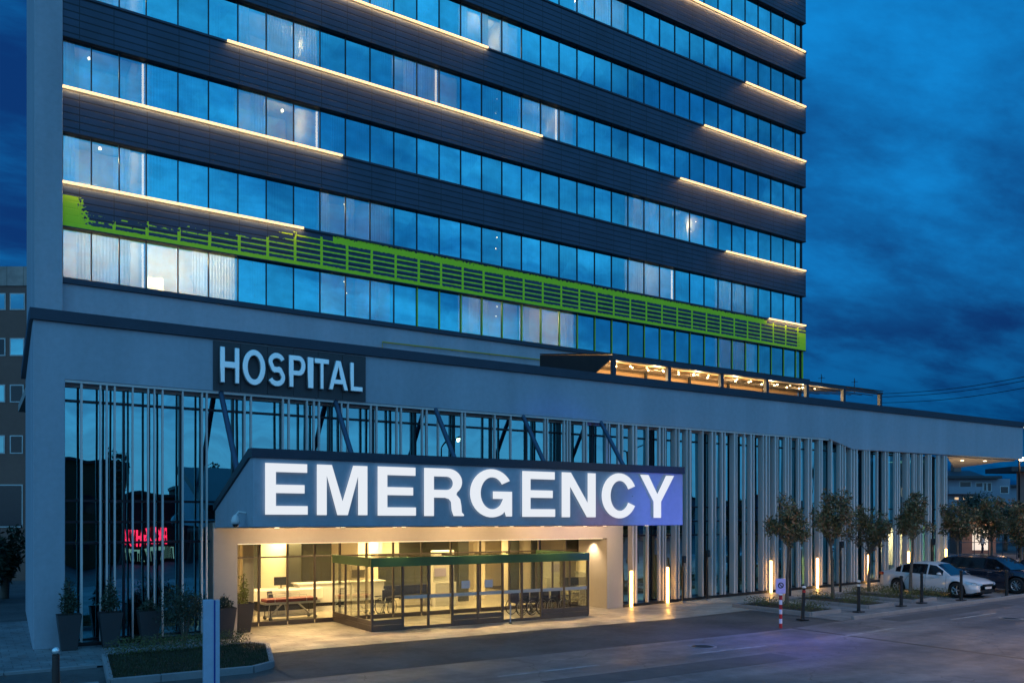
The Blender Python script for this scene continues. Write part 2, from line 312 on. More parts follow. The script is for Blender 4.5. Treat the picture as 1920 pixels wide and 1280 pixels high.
# ------------------------------------------------------------------ mesh builder
class MB:
    def __init__(s): s.v = []; s.f = []; s.mi = []; s.sm = []
    def add(s, vs, fs, mi=0, sm=False):
        b = len(s.v); s.v += [tuple(v) for v in vs]
        for f in fs: s.f.append([b+i for i in f]); s.mi.append(mi); s.sm.append(sm)
        return s
    def box(s, x0, x1, y0, y1, z0, z1, mi=0):
        if x1 < x0: x0, x1 = x1, x0
        if y1 < y0: y0, y1 = y1, y0
        if z1 < z0: z0, z1 = z1, z0
        return s.add([(x, y, z) for z in (z0, z1) for y in (y0, y1) for x in (x0, x1)],
              [(0, 2, 3, 1), (4, 5, 7, 6), (0, 1, 5, 4), (2, 6, 7, 3), (0, 4, 6, 2), (1, 3, 7, 5)], mi)
    def prism(s, pts, axis, a0, a1, mi=0):
        n = len(pts)
        def P(p, a): return {'y': (p[0], a, p[1]), 'x': (a, p[0], p[1]), 'z': (p[0], p[1], a)}[axis]
        vs = [P(p, a0) for p in pts]+[P(p, a1) for p in pts]
        fs = [tuple(range(n)), tuple(range(2*n-1, n-1, -1))]+[(i, i+n, (i+1) % n+n, (i+1) % n) for i in range(n)]
        return s.add(vs, fs, mi)
    def quad(s, *p, mi=0): return s.add(p, [(0, 1, 2, 3)], mi)
    def tube(s, pts, r, n=8, mi=0, cap=True, sm=True):
        pts = [Vector(p) for p in pts]; rs = r if isinstance(r, (list, tuple)) else [r]*len(pts)
        vs = []; up = None
        for i, p in enumerate(pts):
            d = (pts[min(i+1, len(pts)-1)]-pts[max(i-1, 0)]).normalized()
            if up is None: up = d.orthogonal().normalized()
            up = (up-d*up.dot(d)).normalized(); q = d.cross(up)
            vs += [p+(up*math.cos(2*math.pi*k/n)+q*math.sin(2*math.pi*k/n))*rs[i] for k in range(n)]
        fs = [(i*n+k, i*n+(k+1) % n, (i+1)*n+(k+1) % n, (i+1)*n+k) for i in range(len(pts)-1) for k in range(n)]
        s.add(vs, fs, mi, sm)
        if cap: s.add(vs[:n], [tuple(range(n-1, -1, -1))], mi); s.add(vs[-n:], [tuple(range(n))], mi)
        return s
    def lathe(s, prof, cx=0, cy=0, n=16, mi=0, axis='z', sm=True, off=(0, 0, 0)):
        vs = []
        for r, z in prof:
            for k in range(n):
                a = 2*math.pi*k/n; p = (r*math.cos(a), r*math.sin(a), z)
                if axis == 'x': p = (p[2], p[0], p[1])
                if axis == 'y': p = (p[0], p[2], p[1])
                vs.append((p[0]+cx+off[0], p[1]+cy+off[1], p[2]+off[2]))
        fs = [(i*n+k, i*n+(k+1) % n, (i+1)*n+(k+1) % n, (i+1)*n+k) for i in range(len(prof)-1) for k in range(n)]
        return s.add(vs, fs, mi, sm)
    def ball(s, c, r, n=10, mi=0, sz=1.):
        k = 6; prof = [(r*math.sin(math.pi*i/k)+1e-5, -r*sz*math.cos(math.pi*i/k)) for i in range(k+1)]
        return s.lathe(prof, c[0], c[1], n, mi, off=(0, 0, c[2]))
    def build(s, name, mats, parent=None, loc=(0, 0, 0), rz=0., bevel=0., label=None):
        keep = isinstance(mats, str) and mats in ('gl_tower', 'gl_pod', 'gl_clear', 'skyglass')
        me = bpy.data.meshes.new(name); me.from_pydata(s.v, [], s.f); me.update()
        ms = mats if isinstance(mats, (list, tuple)) else [mats]
        for m in ms: me.materials.append(M[m] if isinstance(m, str) else m)
        me.polygons.foreach_set('material_index', s.mi); me.polygons.foreach_set('use_smooth', s.sm)
        bm = bmesh.new(); bm.from_mesh(me)
        if not keep: bmesh.ops.recalc_face_normals(bm, faces=bm.faces)
        if bevel: bmesh.ops.remove_doubles(bm, verts=bm.verts, dist=1e-5)
        bm.to_mesh(me); bm.free()
        o = bpy.data.objects.new(name, me); C.objects.link(o); o.location = loc; o.rotation_euler = (0, 0, rz)
        if parent: o.parent = parent
        if bevel:
            b = o.modifiers.new('bevel', 'BEVEL'); b.width = bevel; b.segments = 2; b.limit_method = 'ANGLE'
        if label: o['label'] = label
        return o
def thing(name, label, cat, loc=(0, 0, 0), rz=0., group=None):
    o = bpy.data.objects.new(name, None); C.objects.link(o); o.location = loc; o.rotation_euler = (0, 0, rz)
    o.empty_display_size = .3; return tag(o, label, cat, group)
def tag(o, label, cat, group=None):
    o['label'] = label; o['category'] = cat
    if group: o['group'] = group
    return o
def struct(o, kind='structure'): o['kind'] = kind; return o
def kids(o): return [c for c in bpy.data.objects if c.parent == o]
def dup(o, parent=None):
    c = o.copy(); C.objects.link(c); c.parent = parent
    for ch in kids(o): dup(ch, c)
    return c

# ================================================================== GROUND
def sheet(name, m, x0, x1, y0, y1, dz, step=2., kind='structure'):
    b = MB(); n = max(1, int((x1-x0)/step)); xs = [x0+(x1-x0)*i/n for i in range(n+1)]
    for a, c in zip(xs, xs[1:]):
        b.quad((a, y0, g(a)+dz), (c, y0, g(c)+dz), (c, y1, g(c)+dz), (a, y1, g(a)+dz))
    return struct(b.build(name, m), kind)
sheet('ground', 'asphalt', -260, 420, -160, 560, -.02, 4)
sheet('road', 'road', -80, 160, -26, -8.3, 0.0, 2)
sheet('driveway', 'asphalt', 4.9, 24.6, -8.3, -4.1, -.004)
sheet('plaza_pavement', 'paving', 5.4, 60, -4.1, 7.5, .012)
sheet('left_pavement', 'sidewalk', -20, 5.4, -3.9, 8, .016)
sheet('parking_pavement', 'sidewalk', 24.6, 60, -8.3, -4.1, .010)
# kerbs are real steps
def kerb(name, pts, wd=.14, h=.13):
    b = MB()
    for (xa, ya), (xb, yb) in zip(pts, pts[1:]):
        d = Vector((xb-xa, yb-ya)); L = d.length; d.normalize(); n_ = Vector((-d.y, d.x))*wd/2; k = max(1, int(L/1.0))
        for i in range(k):
            p = Vector((xa, ya))+d*(L*i/k+.006); q = Vector((xa, ya))+d*(L*(i+1)/k-.006)
            z0, z1 = g(p.x), g(q.x)
            vs = [(p.x-n_.x, p.y-n_.y, z0-.05), (p.x+n_.x, p.y+n_.y, z0-.05), (q.x+n_.x, q.y+n_.y, z1-.05), (q.x-n_.x, q.y-n_.y, z1-.05)]
            vs += [(v[0], v[1], v[2]+.05+h) for v in vs]
            b.add(vs, [(0, 3, 2, 1), (4, 5, 6, 7), (0, 1, 5, 4), (1, 2, 6, 5), (2, 3, 7, 6), (3, 0, 4, 7)])
    return struct(b.build(name, 'kerb', bevel=.015))
kerb('kerb_street_left', [(-30, -6.9), (.9, -6.9)])
kerb('kerb_street_right', [(25.2, -8.3), (60, -8.3)])
kerb('kerb_left_pavement', [(-20, -3.9), (1.2, -3.9)], .12, .06)
lm = MB()
for i in range(9):
    x = 9+i*6.2
    for q in range(3):
        a, c = x+q*1., x+q*1.+1.; lm.quad((a, -10.55, g(a)+.008), (c, -10.55, g(c)+.008), (c, -10.43, g(c)+.008), (a, -10.43, g(a)+.008))
struct(lm.build('road_marking', mat('worn_white_marking', (.34, .34, .35), .8, var=.5, scale=3)))
# grassy island, front left
isl = [(1.15, -6.75), (1.5, -2.75), (5.45, -2.6), (5.7, -3.2), (4.9, -6.3), (4.3, -6.75)]
b = MB(); b.prism(isl, 'z', .0, .10); struct(b.build('planting_island', 'soil'))
kerb('kerb_planting_island', isl+[isl[0]], .13, .15)
def inside(p, poly):
    r = False; j = len(poly)-1
    for i in range(len(poly)):
        if (poly[i][1] > p[1]) != (poly[j][1] > p[1]) and p[0] < (poly[j][0]-poly[i][0])*(p[1]-poly[i][1])/(poly[j][1]-poly[i][1])+poly[i][0]: r = not r
        j = i
    return r
b = MB()
while len(b.f) < 9000:
    x, y = rnd.uniform(1, 5.8), rnd.uniform(-6.8, -2.5)
    if not inside((x, y), isl): continue
    a = rnd.uniform(0, 6.28); h = rnd.uniform(.03, .09); dx, dy = math.cos(a)*.012, math.sin(a)*.012
    b.add([(x-dx, y-dy, .10), (x+dx, y+dy, .10), (x+rnd.uniform(-.03, .03), y+rnd.uniform(-.03, .03), .10+h)], [(0, 1, 2)])
gr = struct(b.build('grass', 'grass'), 'stuff'); tag(gr, 'short dark grass on the kerbed island at the front left', 'grass')

# ================================================================== HOSPITAL BUILDING
B = thing('hospital_building', 'dark glass hospital tower with warm light strips above a long grey podium with vertical fins', 'building')
XP = lambda x, Y=0.: pX(x, Y)
X1, X2, X3, X4, X5, X6 = XP(122), XP(400), XP(445), XP(1138), XP(1168), XP(1789)
XE = XP(1918); XA, XB_ = XP(1555), XP(1600)
ZC0, ZC1, ZB = 9.35, 9.67, 7.72
# --- concrete frame of the podium: left pier, long band, cranked lower edge
b = MB()
b.prism([(0, 0), (X1, 0), (X1, ZB), (XA, ZB), (XB_, 7.28), (XE, 7.40), (XE, ZC0), (0, ZC0)], 'y', 0, .42)
b.build('podium_band', 'render', B, bevel=.02)
b = MB(); b.prism([(0, .42), (.12, .42), (.47, 12), (.36, 12)], 'z', 0, ZC0-.002); b.build('podium_side_wall', 'render', B)
b = MB()
b.prism([(-.09, ZC0), (XE+.05, ZC0), (XE+.05, ZC1), (-.09, ZC1)], 'y', -.09, .6); b.prism([(-.09, .6), (.5, .6), (.7, 12), (.2, 12)], 'z', ZC0, ZC1)
b.build('podium_coping', 'dark_metal', B, bevel=.015)
b = MB(); b.box(.5, XE-.05, .6, 22, ZC0-.25, ZC0+.1); b.build('podium_roof', 'roomd', B)
# --- overhang at the right end with warm downlights
_bx, _by, _ = at(1789, 60.3)
sofP = [(XP(1789), .44), (XE-.1, .44), (XE-.1, 1.2), (_bx, _by)]
b = MB(); b.prism(sofP, 'z', 7.30, ZC0-.3); b.build('overhang_soffit', 'taupe', B)
for i, (fx, fy) in enumerate([(47.2, 1.6), (48.2, 4.2), (49.6, 1.7), (51.2, 1.2)]):
    b = MB(); b.lathe([(0.001, 0), (.09, 0), (.09, .03)], n=12); b.build('downlight', 'lampw', B, (fx, fy, 7.262))
spot('downlight_beam', (48.2, 2.5, 7.2), (48.2, 2.5, 0), 260, WARM, 120)
spot('soffit_fill', (47.2, 1.2, 1.2), (49.5, 2.6, 7.3), 900, WARM, 80, .9, .1)  # added fill spot without a fixture, warms the overhang soffit from below
# --- podium glazing
YG = .55
def poly_glass(x0, x1, z0, z1, Y, name='glass_panel', m='gl_pod'):
    b = MB(); j = lambda: rnd.uniform(-.004, .004)
    b.quad((x0, Y+j(), z0), (x1, Y+j(), z0), (x1, Y+j(), z1), (x0, Y+j(), z1)); return b.build(name, m, B)
bays = [X1]
while bays[-1] < X6-.8: bays.append(bays[-1]+1.62)
bays[-1] = X6
fr = MB()
for a, c in zip(bays, bays[1:]):
    zt = ZB-.02 if c < XB_ else 7.26
    z0 = 3.45 if (a > X2-.6 and c < X4+1.9) else g(a)+.14
    poly_glass(a, c, z0, zt, YG)
    f = MB(); f.box(a-.03, a+.03, YG-.10, YG+.04, z0, zt)
    for t in ([.0, 7.18, 4.25, 3.62, 3.0] if z0 < 3 else [7.18, 4.6]):
        zz = z0 if t == 0 else t
        f.box(a+.032, c-.032, YG-.07, YG+.03, zz-.035, zz+.035)
    f.build('glazing_frame', 'frame', B)
b = MB()
for s0, s1 in ((X1, X2), (X5, X6)):
    n = int((s1-s0)/2)+1
    for i in range(n):
        a, c = s0+(s1-s0)*i/n, s0+(s1-s0)*(i+1)/n
        b.add([(a, -.02, g(a)-.1), (c, -.02, g(c)-.1), (c, YG+.1, g(c)-.1), (a, YG+.1, g(a)-.1), (a, -.02, g(a)+.13), (c, -.02, g(c)+.13), (c, YG+.1, g(c)+.13), (a, YG+.1, g(a)+.13)],
              [(0, 1, 5, 4), (4, 5, 6, 7), (3, 2, 6, 7), (0, 4, 7, 3), (1, 2, 6, 5)])
    b.build('plinth', 'black', B); b = MB()
b = MB(); b.box(X1-.03, XA, .425, YG+.05, ZB-.14, ZB-.003); b.box(X1-.05, XA-.02, .02, .12, ZB-.07, ZB-.002); b.build('head_channel', 'fin', B)
# interior behind the podium glazing
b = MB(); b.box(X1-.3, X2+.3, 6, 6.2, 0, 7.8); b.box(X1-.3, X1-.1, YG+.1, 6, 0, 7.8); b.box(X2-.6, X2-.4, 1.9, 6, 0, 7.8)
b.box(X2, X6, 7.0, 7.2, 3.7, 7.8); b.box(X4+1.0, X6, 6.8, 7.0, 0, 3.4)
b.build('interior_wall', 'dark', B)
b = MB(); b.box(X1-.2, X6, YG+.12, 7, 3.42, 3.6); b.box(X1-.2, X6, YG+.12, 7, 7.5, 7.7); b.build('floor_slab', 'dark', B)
b = MB(); b.box(X6-.03, X6+.03, .56, 7, .9, 7.28); b.build('end_glazing', 'gl_pod', B)
# lit interiors at the far right end
for (pa, pb, ya, yb, st_) in ((1700, 1716, 1005, 1093, 'litA'), (1686, 1699, 1012, 1092, 'litA'), (1724, 1742, 1010, 1050, 'litB')):
    pass
b = MB(); b.box(XP(1682, 2.), XP(1752, 2.), 3.2, 3.3, 1.0, 3.35); b.build('lit_partition', 'cream', B)
area('interior_light', (XP(1712, 2.), 2.3, 3.3), (2.5, .7), 600, (1, .78, .42))
b = MB(); b.box(XP(1686, 1.5), XP(1742, 1.5), 1.5, 1.6, 3.15, 3.38); b.build('lit_lintel', glow('lime_light', (.75, .8, .12), .8), B)
area('interior_light', (XP(1740, 3.), 3.5, 7.2), (8, 2), 100, (1, .85, .55))
b = MB(); b.box(XP(1700, 6), XP(1775, 6), 6.5, 6.6, 3.7, 7.4); b.build('interior_wall', 'cream', B)
b = MB()
for p_, q_ in ((1692, 1706), (1714, 1721), (1731, 1738)): b.box(XP(p_, 2.5), XP(q_, 2.5), 2.5, 2.6, px(0, 930, 2.5)[1]-3.0, px(0, 905, 2.5)[1]-3.0) if False else b.box(XP(p_, 2.5), XP(q_, 2.5), 2.5, 2.6, 5.05, 5.55)
b.build('lit_screen', 'shop', B)
# --- portal of the entrance (taupe render): two piers and a lintel
ZL = 2.92; YR = 1.95
b = MB()
b.box(X2, X3, -.006, YR, 0, 3.6); b.box(X4, X5, -.006, YR, g(X5)-.1, 3.6); b.box(X3, X4, -.006, YR, ZL, 3.6)
b.build('entrance_portal', 'taupe', B, bevel=.012)
b = MB(); b.box(X3+.02, X4-.02, .25, .29, ZL-.03, ZL-.002); b.build('light_slot', glow('soft_warm', (1, .75, .42), 1.5), B)
# --- canopy with its sloping roof
YC = -4.33; XC0, XC1 = pX(475, YC), pX(1280, YC)
b = MB(); b.prism([(YC, 3.49), (YC, 5.38), (YC+.3, 5.38), (-.01, 3.97), (-.01, 3.43)], 'x', XC0, XC1); b.build('entrance_canopy', 'render', B, bevel=.012)
b = MB(); b.prism([(YC-.06, 5.38), (YC-.06, 5.63), (YC+.3, 5.63), (.0, 4.17), (.0, 3.972), (YC+.3, 5.384)], 'x', XC0-.06, XC1+.06); b.build('canopy_coping', 'dark_metal', B)
b = MB(); b.prism([(YC+.25, 3.486), (-.02, 3.43), (-.02, 3.42), (YC+.25, 3.476)], 'x', XC0+.25, XC1-.25); b.build('canopy_soffit', 'taupe', B)
# downlights under the canopy
for row, yy in enumerate((-3.2, -1.3)):
    for i in range(8):
        xx = XC0+1.0+i*2.0+row*.55
        if xx > XC1-.3: continue
        zz = 3.476+(yy-YC-.25)/4.06*-.056
        b = MB(); b.lathe([(.001, 0), (.07, 0), (.07, .004)], n=12); b.build('downlight', 'lampw', B, (xx, yy, zz-.006))
        if i % 2 == row or i < 2 or True: spot('downlight_beam', (xx, yy, zz-.05), (xx, yy, 0), 460, (1., .64, .29), 40 if row == 0 else 62, .45, .04)
for xx in (7.2, 10.4, 13.6, 16.8, 19.6): spot('lintel_wash', (xx, -1.9, 3.40), (xx, 0, 2.9), 300, WARM, 150, .9, .1)
spot('wall_light_beam', (X4-.25, .9, 2.85), (X4-.1, .9, 0), 170, (1, .74, .42), 110, .8, .08)
# --- steel hangers from the band to the canopy roof
for p_ in (415, 630, 818, 982, 1128):
    x = XP(p_); dY = -2.25
    b = MB(); b.tube([(x, .1, ZB+.02), (x, dY, 4.72)], .085, 12); b.lathe([(.17, 0), (.17, .03)], x, dY, 12, off=(0, 0, 4.74)); b.build('steel_hanger', 'truss', B)
# --- vertical fins
fins = []
for p_, w_ in ((151, .06), (187, .05), (199, .05), (214, .05), (248, .045), (277, .045), (289, .04), (304, .05), (342, .045), (378, .05), (387, .05)):
    fins.append((XP(p_), w_, .12))
for p_ in (458, 470, 530, 541, 575, 588, 598, 640, 652, 695, 706, 744, 752, 792, 800, 822, 866, 872, 928, 958, 1022, 1027, 1058, 1064, 1069, 1095, 1100, 1138, 1143):
    fins.append((XP(p_), .055, .12))
x = XP(1160)
while x < X6-.15:
    for k in range(rnd.choice((1, 2, 2, 3))):
        fw = rnd.choice((.05, .07, .09)); fins.append((x, fw, rnd.choice((.14, .22, .30)))); x += fw+rnd.uniform(.08, .15)
        if x > X6-.15: break
    x += rnd.uniform(.22, .55)
rest = MB(); cnt = 0
for x, w_, d_ in fins:
    hidden = X2 < x < X5
    zt = ZB-.075 if x < XA-.02 else (ZB-(x-XA)/(XB_-XA)*.44 if x < XB_ else 7.285)
    z0 = 3.6 if hidden else (0.06 if x < X2 else g(x)+.12)
    if cnt < 100: b = MB(); b.box(x, x+w_, .03, .03+d_, z0, zt); b.build('fin', 'fin', B); cnt += 1
    else: rest.box(x, x+w_, .03, .03+d_, z0, zt)
if rest.f: struct(rest.build('far_fins', 'fin', B), 'stuff')
b = MB()   # pale sill frame round two left bays
b.box(XP(151), XP(187), -.01, .03, .0, .07); b.box(XP(218), XP(252), -.01, .03, .0, .07); b.box(XP(293), XP(310), -.01, .03, .0, .07)
b.build('sill_frame', 'fin', B)
# --- luminous tubes on the facade
for p_, yt, yb in ((1185, 1070, 1135), (1253, 1063, 1129), (1447, 1051, 1113), (1534, 1046, 1102), (1630, 1040, 1092), (1705, 1034, 1086), (1775, 1029, 1080)):
    x, zt = px(p_, yt, -.12); z0 = g(x)+.02
    b = MB(); b.box(x-.045, x+.045, -.12, -.05, z0, zt); o_ = b.build('light_tube', 'tube', B, bevel=.01)
    b = MB(); b.box(x-.06, x+.06, -.05, .028, z0, zt+.02); b.build('back_plate', 'fin', o_)
# ================================================================== TOWER
TA = math.atan2(1600, 2420)-math.atan2(1600, 2530)
TX, TY = 1.40, 8.42
tl = dict(loc=(TX, TY, 0), rz=TA)
cT, sT = math.cos(TA), math.sin(TA)
def t2w(u, v, z): return (TX+u*cT-v*sT, TY+u*sT+v*cT, z)
def tu(x, v=0.):
    d = ray(x); # intersect with the tower plane
    ox, oy = TX-v*sT, TY+v*cT
    # C + t d = o + u (cT,sT)
    det = d[0]*(-sT)+d[1]*cT
    t = ((ox-CX)*(-sT)+(oy-CY)*cT)/det; X_, Y_ = CX+t*d[0], CY+t*d[1]
    return (X_-ox)*cT+(Y_-oy)*sT
FL, Z0 = 3.55, 12.75
us = [0, NAR, 2*NAR, 3*NAR]
while us[-1] < tu(1491)-.3: us.append(us[-1]+MOD)
UE = us[-1]+.58; us.append(UE); TUE = UE
NR = 8
def proj(X, Y, Z):
    dx, dy = X-CX, Y-CY; zc = dx*SW+dy*CW; xc = dx*CW-dy*SW; return (960+F*xc/zc, HZ-F*(Z-H)/zc, zc)
wins = []
for r in range(NR):
    for i in range(len(us)-1):
        p = t2w(us[i], 0, Z0+r*FL); q = proj(p[0], p[1], p[2]); q2 = proj(*t2w(us[i+1], 0, Z0+r*FL+.3))
        vis = q[1] > 6 and q2[1] > 6
        wins.append((-(us[i+1]-us[i])/q[2]**2 if vis else 1, r, i))
wins.sort(); top100 = {(r, i) for k, r, i in wins[:100]}
curt = {}   # (row, pane): how far the curtain covers
for r in range(NR):
    i = 0
    while i < len(us)-1:
        k = rnd.choice((1, 1, 2, 2, 3))
        kind = rnd.choice(('full', 'full', 'left', 'right', 'none', 'none'))
        for q in range(k): curt[(r, i+q)] = kind
        i += k
for r, i, kd in ((0, 0, 'right'), (0, 1, 'full'), (0, 2, 'left'), (0, 3, 'none'), (0, 4, 'right'), (0, 5, 'full'), (1, 0, 'left'), (1, 1, 'none'), (1, 2, 'left'), (2, 0, 'left'), (2, 1, 'none'), (2, 2, 'none'),
                 (0, 15, 'right'), (0, 16, 'left'), (0, 17, 'none'), (0, 18, 'none'), (0, 19, 'none'), (3, 8, 'full'), (3, 9, 'left'), (3, 11, 'right'), (1, 25, 'left'), (1, 26, 'none'), (3, 20, 'left'), (2, 7, 'none'), (2, 8, 'none'), (2, 29, 'none'), (2, 30, 'none')):
    curt[(r, i)] = kd
def curtain_mesh(b, u0, u1, z0, z1):
    n = max(4, int((u1-u0)/.035)); vs = []
    for k in range(n+1):
        u = u0+(u1-u0)*k/n; v = .22+.03*math.sin(k*1.9)+rnd.uniform(-.008, .008); vs += [(u, v, z0), (u, v, z1)]
    b.add(vs, [(2*k, 2*k+2, 2*k+3, 2*k+1) for k in range(n)], 0, True)
RW, RF, RC = MB(), MB(), MB(); hasgreen = MB()
for r in range(NR):
    z0 = Z0+r*FL; z1 = z0+FL-1.64
    for i in range(len(us)-1):
        a, c = us[i], us[i+1]; big = (r, i) in top100
        gb = MB() if big else RW; j = lambda: rnd.uniform(-.0035, .0035)
        gb.quad((a, j(), z0), (c, j(), z0), (c, j(), z1), (a, j(), z1))
        fb = MB() if big else RF
        lime = r == 0 and i >= 13
        fb.box(a-.022, a+.022, -.04, .05, z0, z1); fb.box(a+.024, c-.024, -.02, .05, z0, z0+.035); fb.box(a+.024, c-.024, -.02, .05, z1-.035, z1)
        if lime: hasgreen.box(a-.03, a+.03, -.062, -.041, z0, z1)
        k = curt.get((r, i), 'none'); cb = MB() if big else RC
        if k == 'full': curtain_mesh(cb, a+.03, c-.03, z0, z1)
        elif k == 'left': curtain_mesh(cb, a+.03, a+(c-a)*.45, z0, z1)
        elif k == 'right': curtain_mesh(cb, a+(c-a)*.5, c-.03, z0, z1)
        if big:
            w_ = gb.build('window', 'gl_tower', B, **tl); fb.build('window_frame', 'frame', w_)
            if k != 'none': cb.build('curtain', 'sheer', w_)
struct(RW.build('far_windows', 'gl_tower', B, **tl), 'stuff'); struct(RF.build('far_window_frames', 'frame', B, **tl), 'stuff'); struct(RC.build('far_curtains', 'sheer', B, **tl), 'stuff')
hasgreen.box(TUE-.05, TUE+.05, -.13, -.041, Z0, Z0+FL-1.64)
struct(hasgreen.build('lime_artefact_edges', 'lime', B, **tl), 'stuff')  # lime edges carry the same editing artefact onto the mullions
# bands of louvre cladding, ledges, slabs and the rooms behind
for r in range(NR+1):
    s_ = Z0+r*FL              # sill level = top of band r
    if r > 0:
        b = MB(); b.box(-.02, UE+.22, -.20, .5, s_-1.64, s_-.10); b.box(UE-.3, UE+.22, .5, 14, s_-1.64, s_-.10)
        b.build('louvre_band', 'panelg' if r == 1 else 'panel', B, **tl)
        b = MB(); b.box(-.03, UE+.25, -.24, .5, s_-.098, s_); b.box(-.03, UE+.24, -.22, .1, s_-1.69, s_-1.642)
        b.build('band_ledge', 'dark_metal', B, **tl, bevel=.01)
    else:
        b = MB(); b.box(-.02, UE+.05, -.10, .3, s_-.20, s_); b.build('window_sill', 'dark_metal', B, **tl, bevel=.01)
    b = MB(); b.box(.1, UE, .52, 13, s_-.42, s_-.06); b.build('floor_slab', 'roomd', B, **tl)
    if r < NR:
        b = MB(); b.box(.1, UE, 4.4, 4.55, s_-.06, s_+3.1)
        cuts = [us[i] for i in range(3, len(us)-1, 3)]
        for c in cuts: b.box(c-.05, c+.05, .3, 4.4, s_-.06, s_+3.1)
        b.build('room_wall', 'room', B, **tl)
# blank wall of the tower under the lowest windows, and the left pilaster
b = MB(); b.box(-.02, UE, .0, .3, 9.0, Z0-.202); b.build('tower_base_wall', 'render', B, **tl)
upl = tu(63)
b = MB(); b.prism([(upl, -.32), (-.024, -.32), (-.024, .6), (tu(50, 12)+.4, 12), (tu(50, 12), 12)], 'z', 9., Z0+NR*FL+3); b.build('corner_pilaster', 'render', B, **tl, bevel=.02)
b = MB(); b.box(UE-.06, UE+.05, -.06, .12, Z0-.2, Z0+NR*FL); b.build('corner_post', 'frame', B, **tl)
b = MB(); b.box(UE-.02, UE+.02, .14, 13, Z0, Z0+NR*FL); b.build('tower_side_glazing', 'gl_tower', B, **tl)
# LED strips along the sills
strips = [(1, 117, 570), (1, 1443, 1512), (2, 117, 643), (2, 1363, 1512), (3, 427, 1018), (3, 1277, 1512), (4, 560, 916), (4, 1322, 1512), (5, 1400, 1512), (6, 1180, 1511), (7, 1488, 1501)]
for r, pa, pb in strips:
    s_ = Z0+r*FL; a, c = tu(pa, -.3), tu(pb, -.3)
    b = MB(); b.box(a, c, -.30, -.242, s_-.055, s_+.005); 
    b.mi = [1 if k == 0 else 0 for k in range(6)]
    b.build('light_strip', ['strip', 'stripd'], B, **tl)
    L = c-a; n = max(1, round(L/6))
    for k in range(n):
        w0 = t2w(a+L*(k+.5)/n, -.285, s_-.062)
        area('light_strip_glow', w0, (L/n, .03), 8*L/n, (1, .58, .24), (math.radians(42), 0, TA))
# vertical light slits behind the glass and lit rooms
for r, i in ((0, 3), (1, 3), (2, 3), (2, 9), (3, 14), (1, 27), (3, 20)):
    s_ = Z0+r*FL; u = us[i]-.10
    b = MB(); b.box(u-.035, u+.035, .10, .16, s_+.06, s_+1.78); b.build('wall_light', glow('slit_glow', (1, .74, .42), 4.) if (r, i) == (0, 3) else bpy.data.materials['slit_glow'], B, **tl)
lit = [(0, 1.3, 24), (0, 4.6, 44), (0, us[15]+.8, 7), (0, us[18]+.5, 24), (1, 1.6, 8), (1, us[25]+.9, 7), (2, 1.2, 2), (2, us[8]+.3, 7), (3, us[9]-.3, 6), (3, us[20]+.7, 3), (2, us[29]+.9, 3), (1, us[31]+.6, 3), (1, us[9]+.6, 4), (3, us[12]+.4, 4), (4, us[9]+.3, 5), (4, us[17]+.3, 5), (0, us[9]+.6, 3), (2, us[24]+.9, 4), (5, us[22]+.5, 4), (3, us[2], 3), (0, us[31], 2)]
for r, u, e in lit:
    s_ = Z0+r*FL; w0 = t2w(u, 2.4, s_+2.2)
    point('room_lamp_light', w0, e*48, (1, .84, .40), .15)
    b = MB(); b.ball((u, 2.4, s_+2.55), .07); b.build('ceiling_lamp', 'lampw', B, **tl)
for r, i in ((0, 17), (1, 17), (3, 17), (3, 18), (1, 18), (0, 10), (1, 10), (0, 18), (2, 29), (2, 30), (1, 31)):
    for q in range(2):
        s_ = Z0+r*FL; b = MB(); b.ball((us[i]+.35+q*.5, 1.0+q*.9, s_+1.86-.25*q), .03, 8); b.build('ceiling_lamp', 'bulb', B, **tl)
# beds and cabinets glimpsed: pale furniture fronts in lit rooms
for r, u in ((0, us[18]+.3), (0, us[19]+.2), (2, us[8]+.2), (1, .9), (0, us[4]-.6), (1, us[26]+.3)):
    s_ = Z0+r*FL; b = MB(); b.box(u, u+.8, 3.7, 4.2, s_-.06, s_+1.5); b.build('wardrobe', 'cream', B, **tl, bevel=.02)

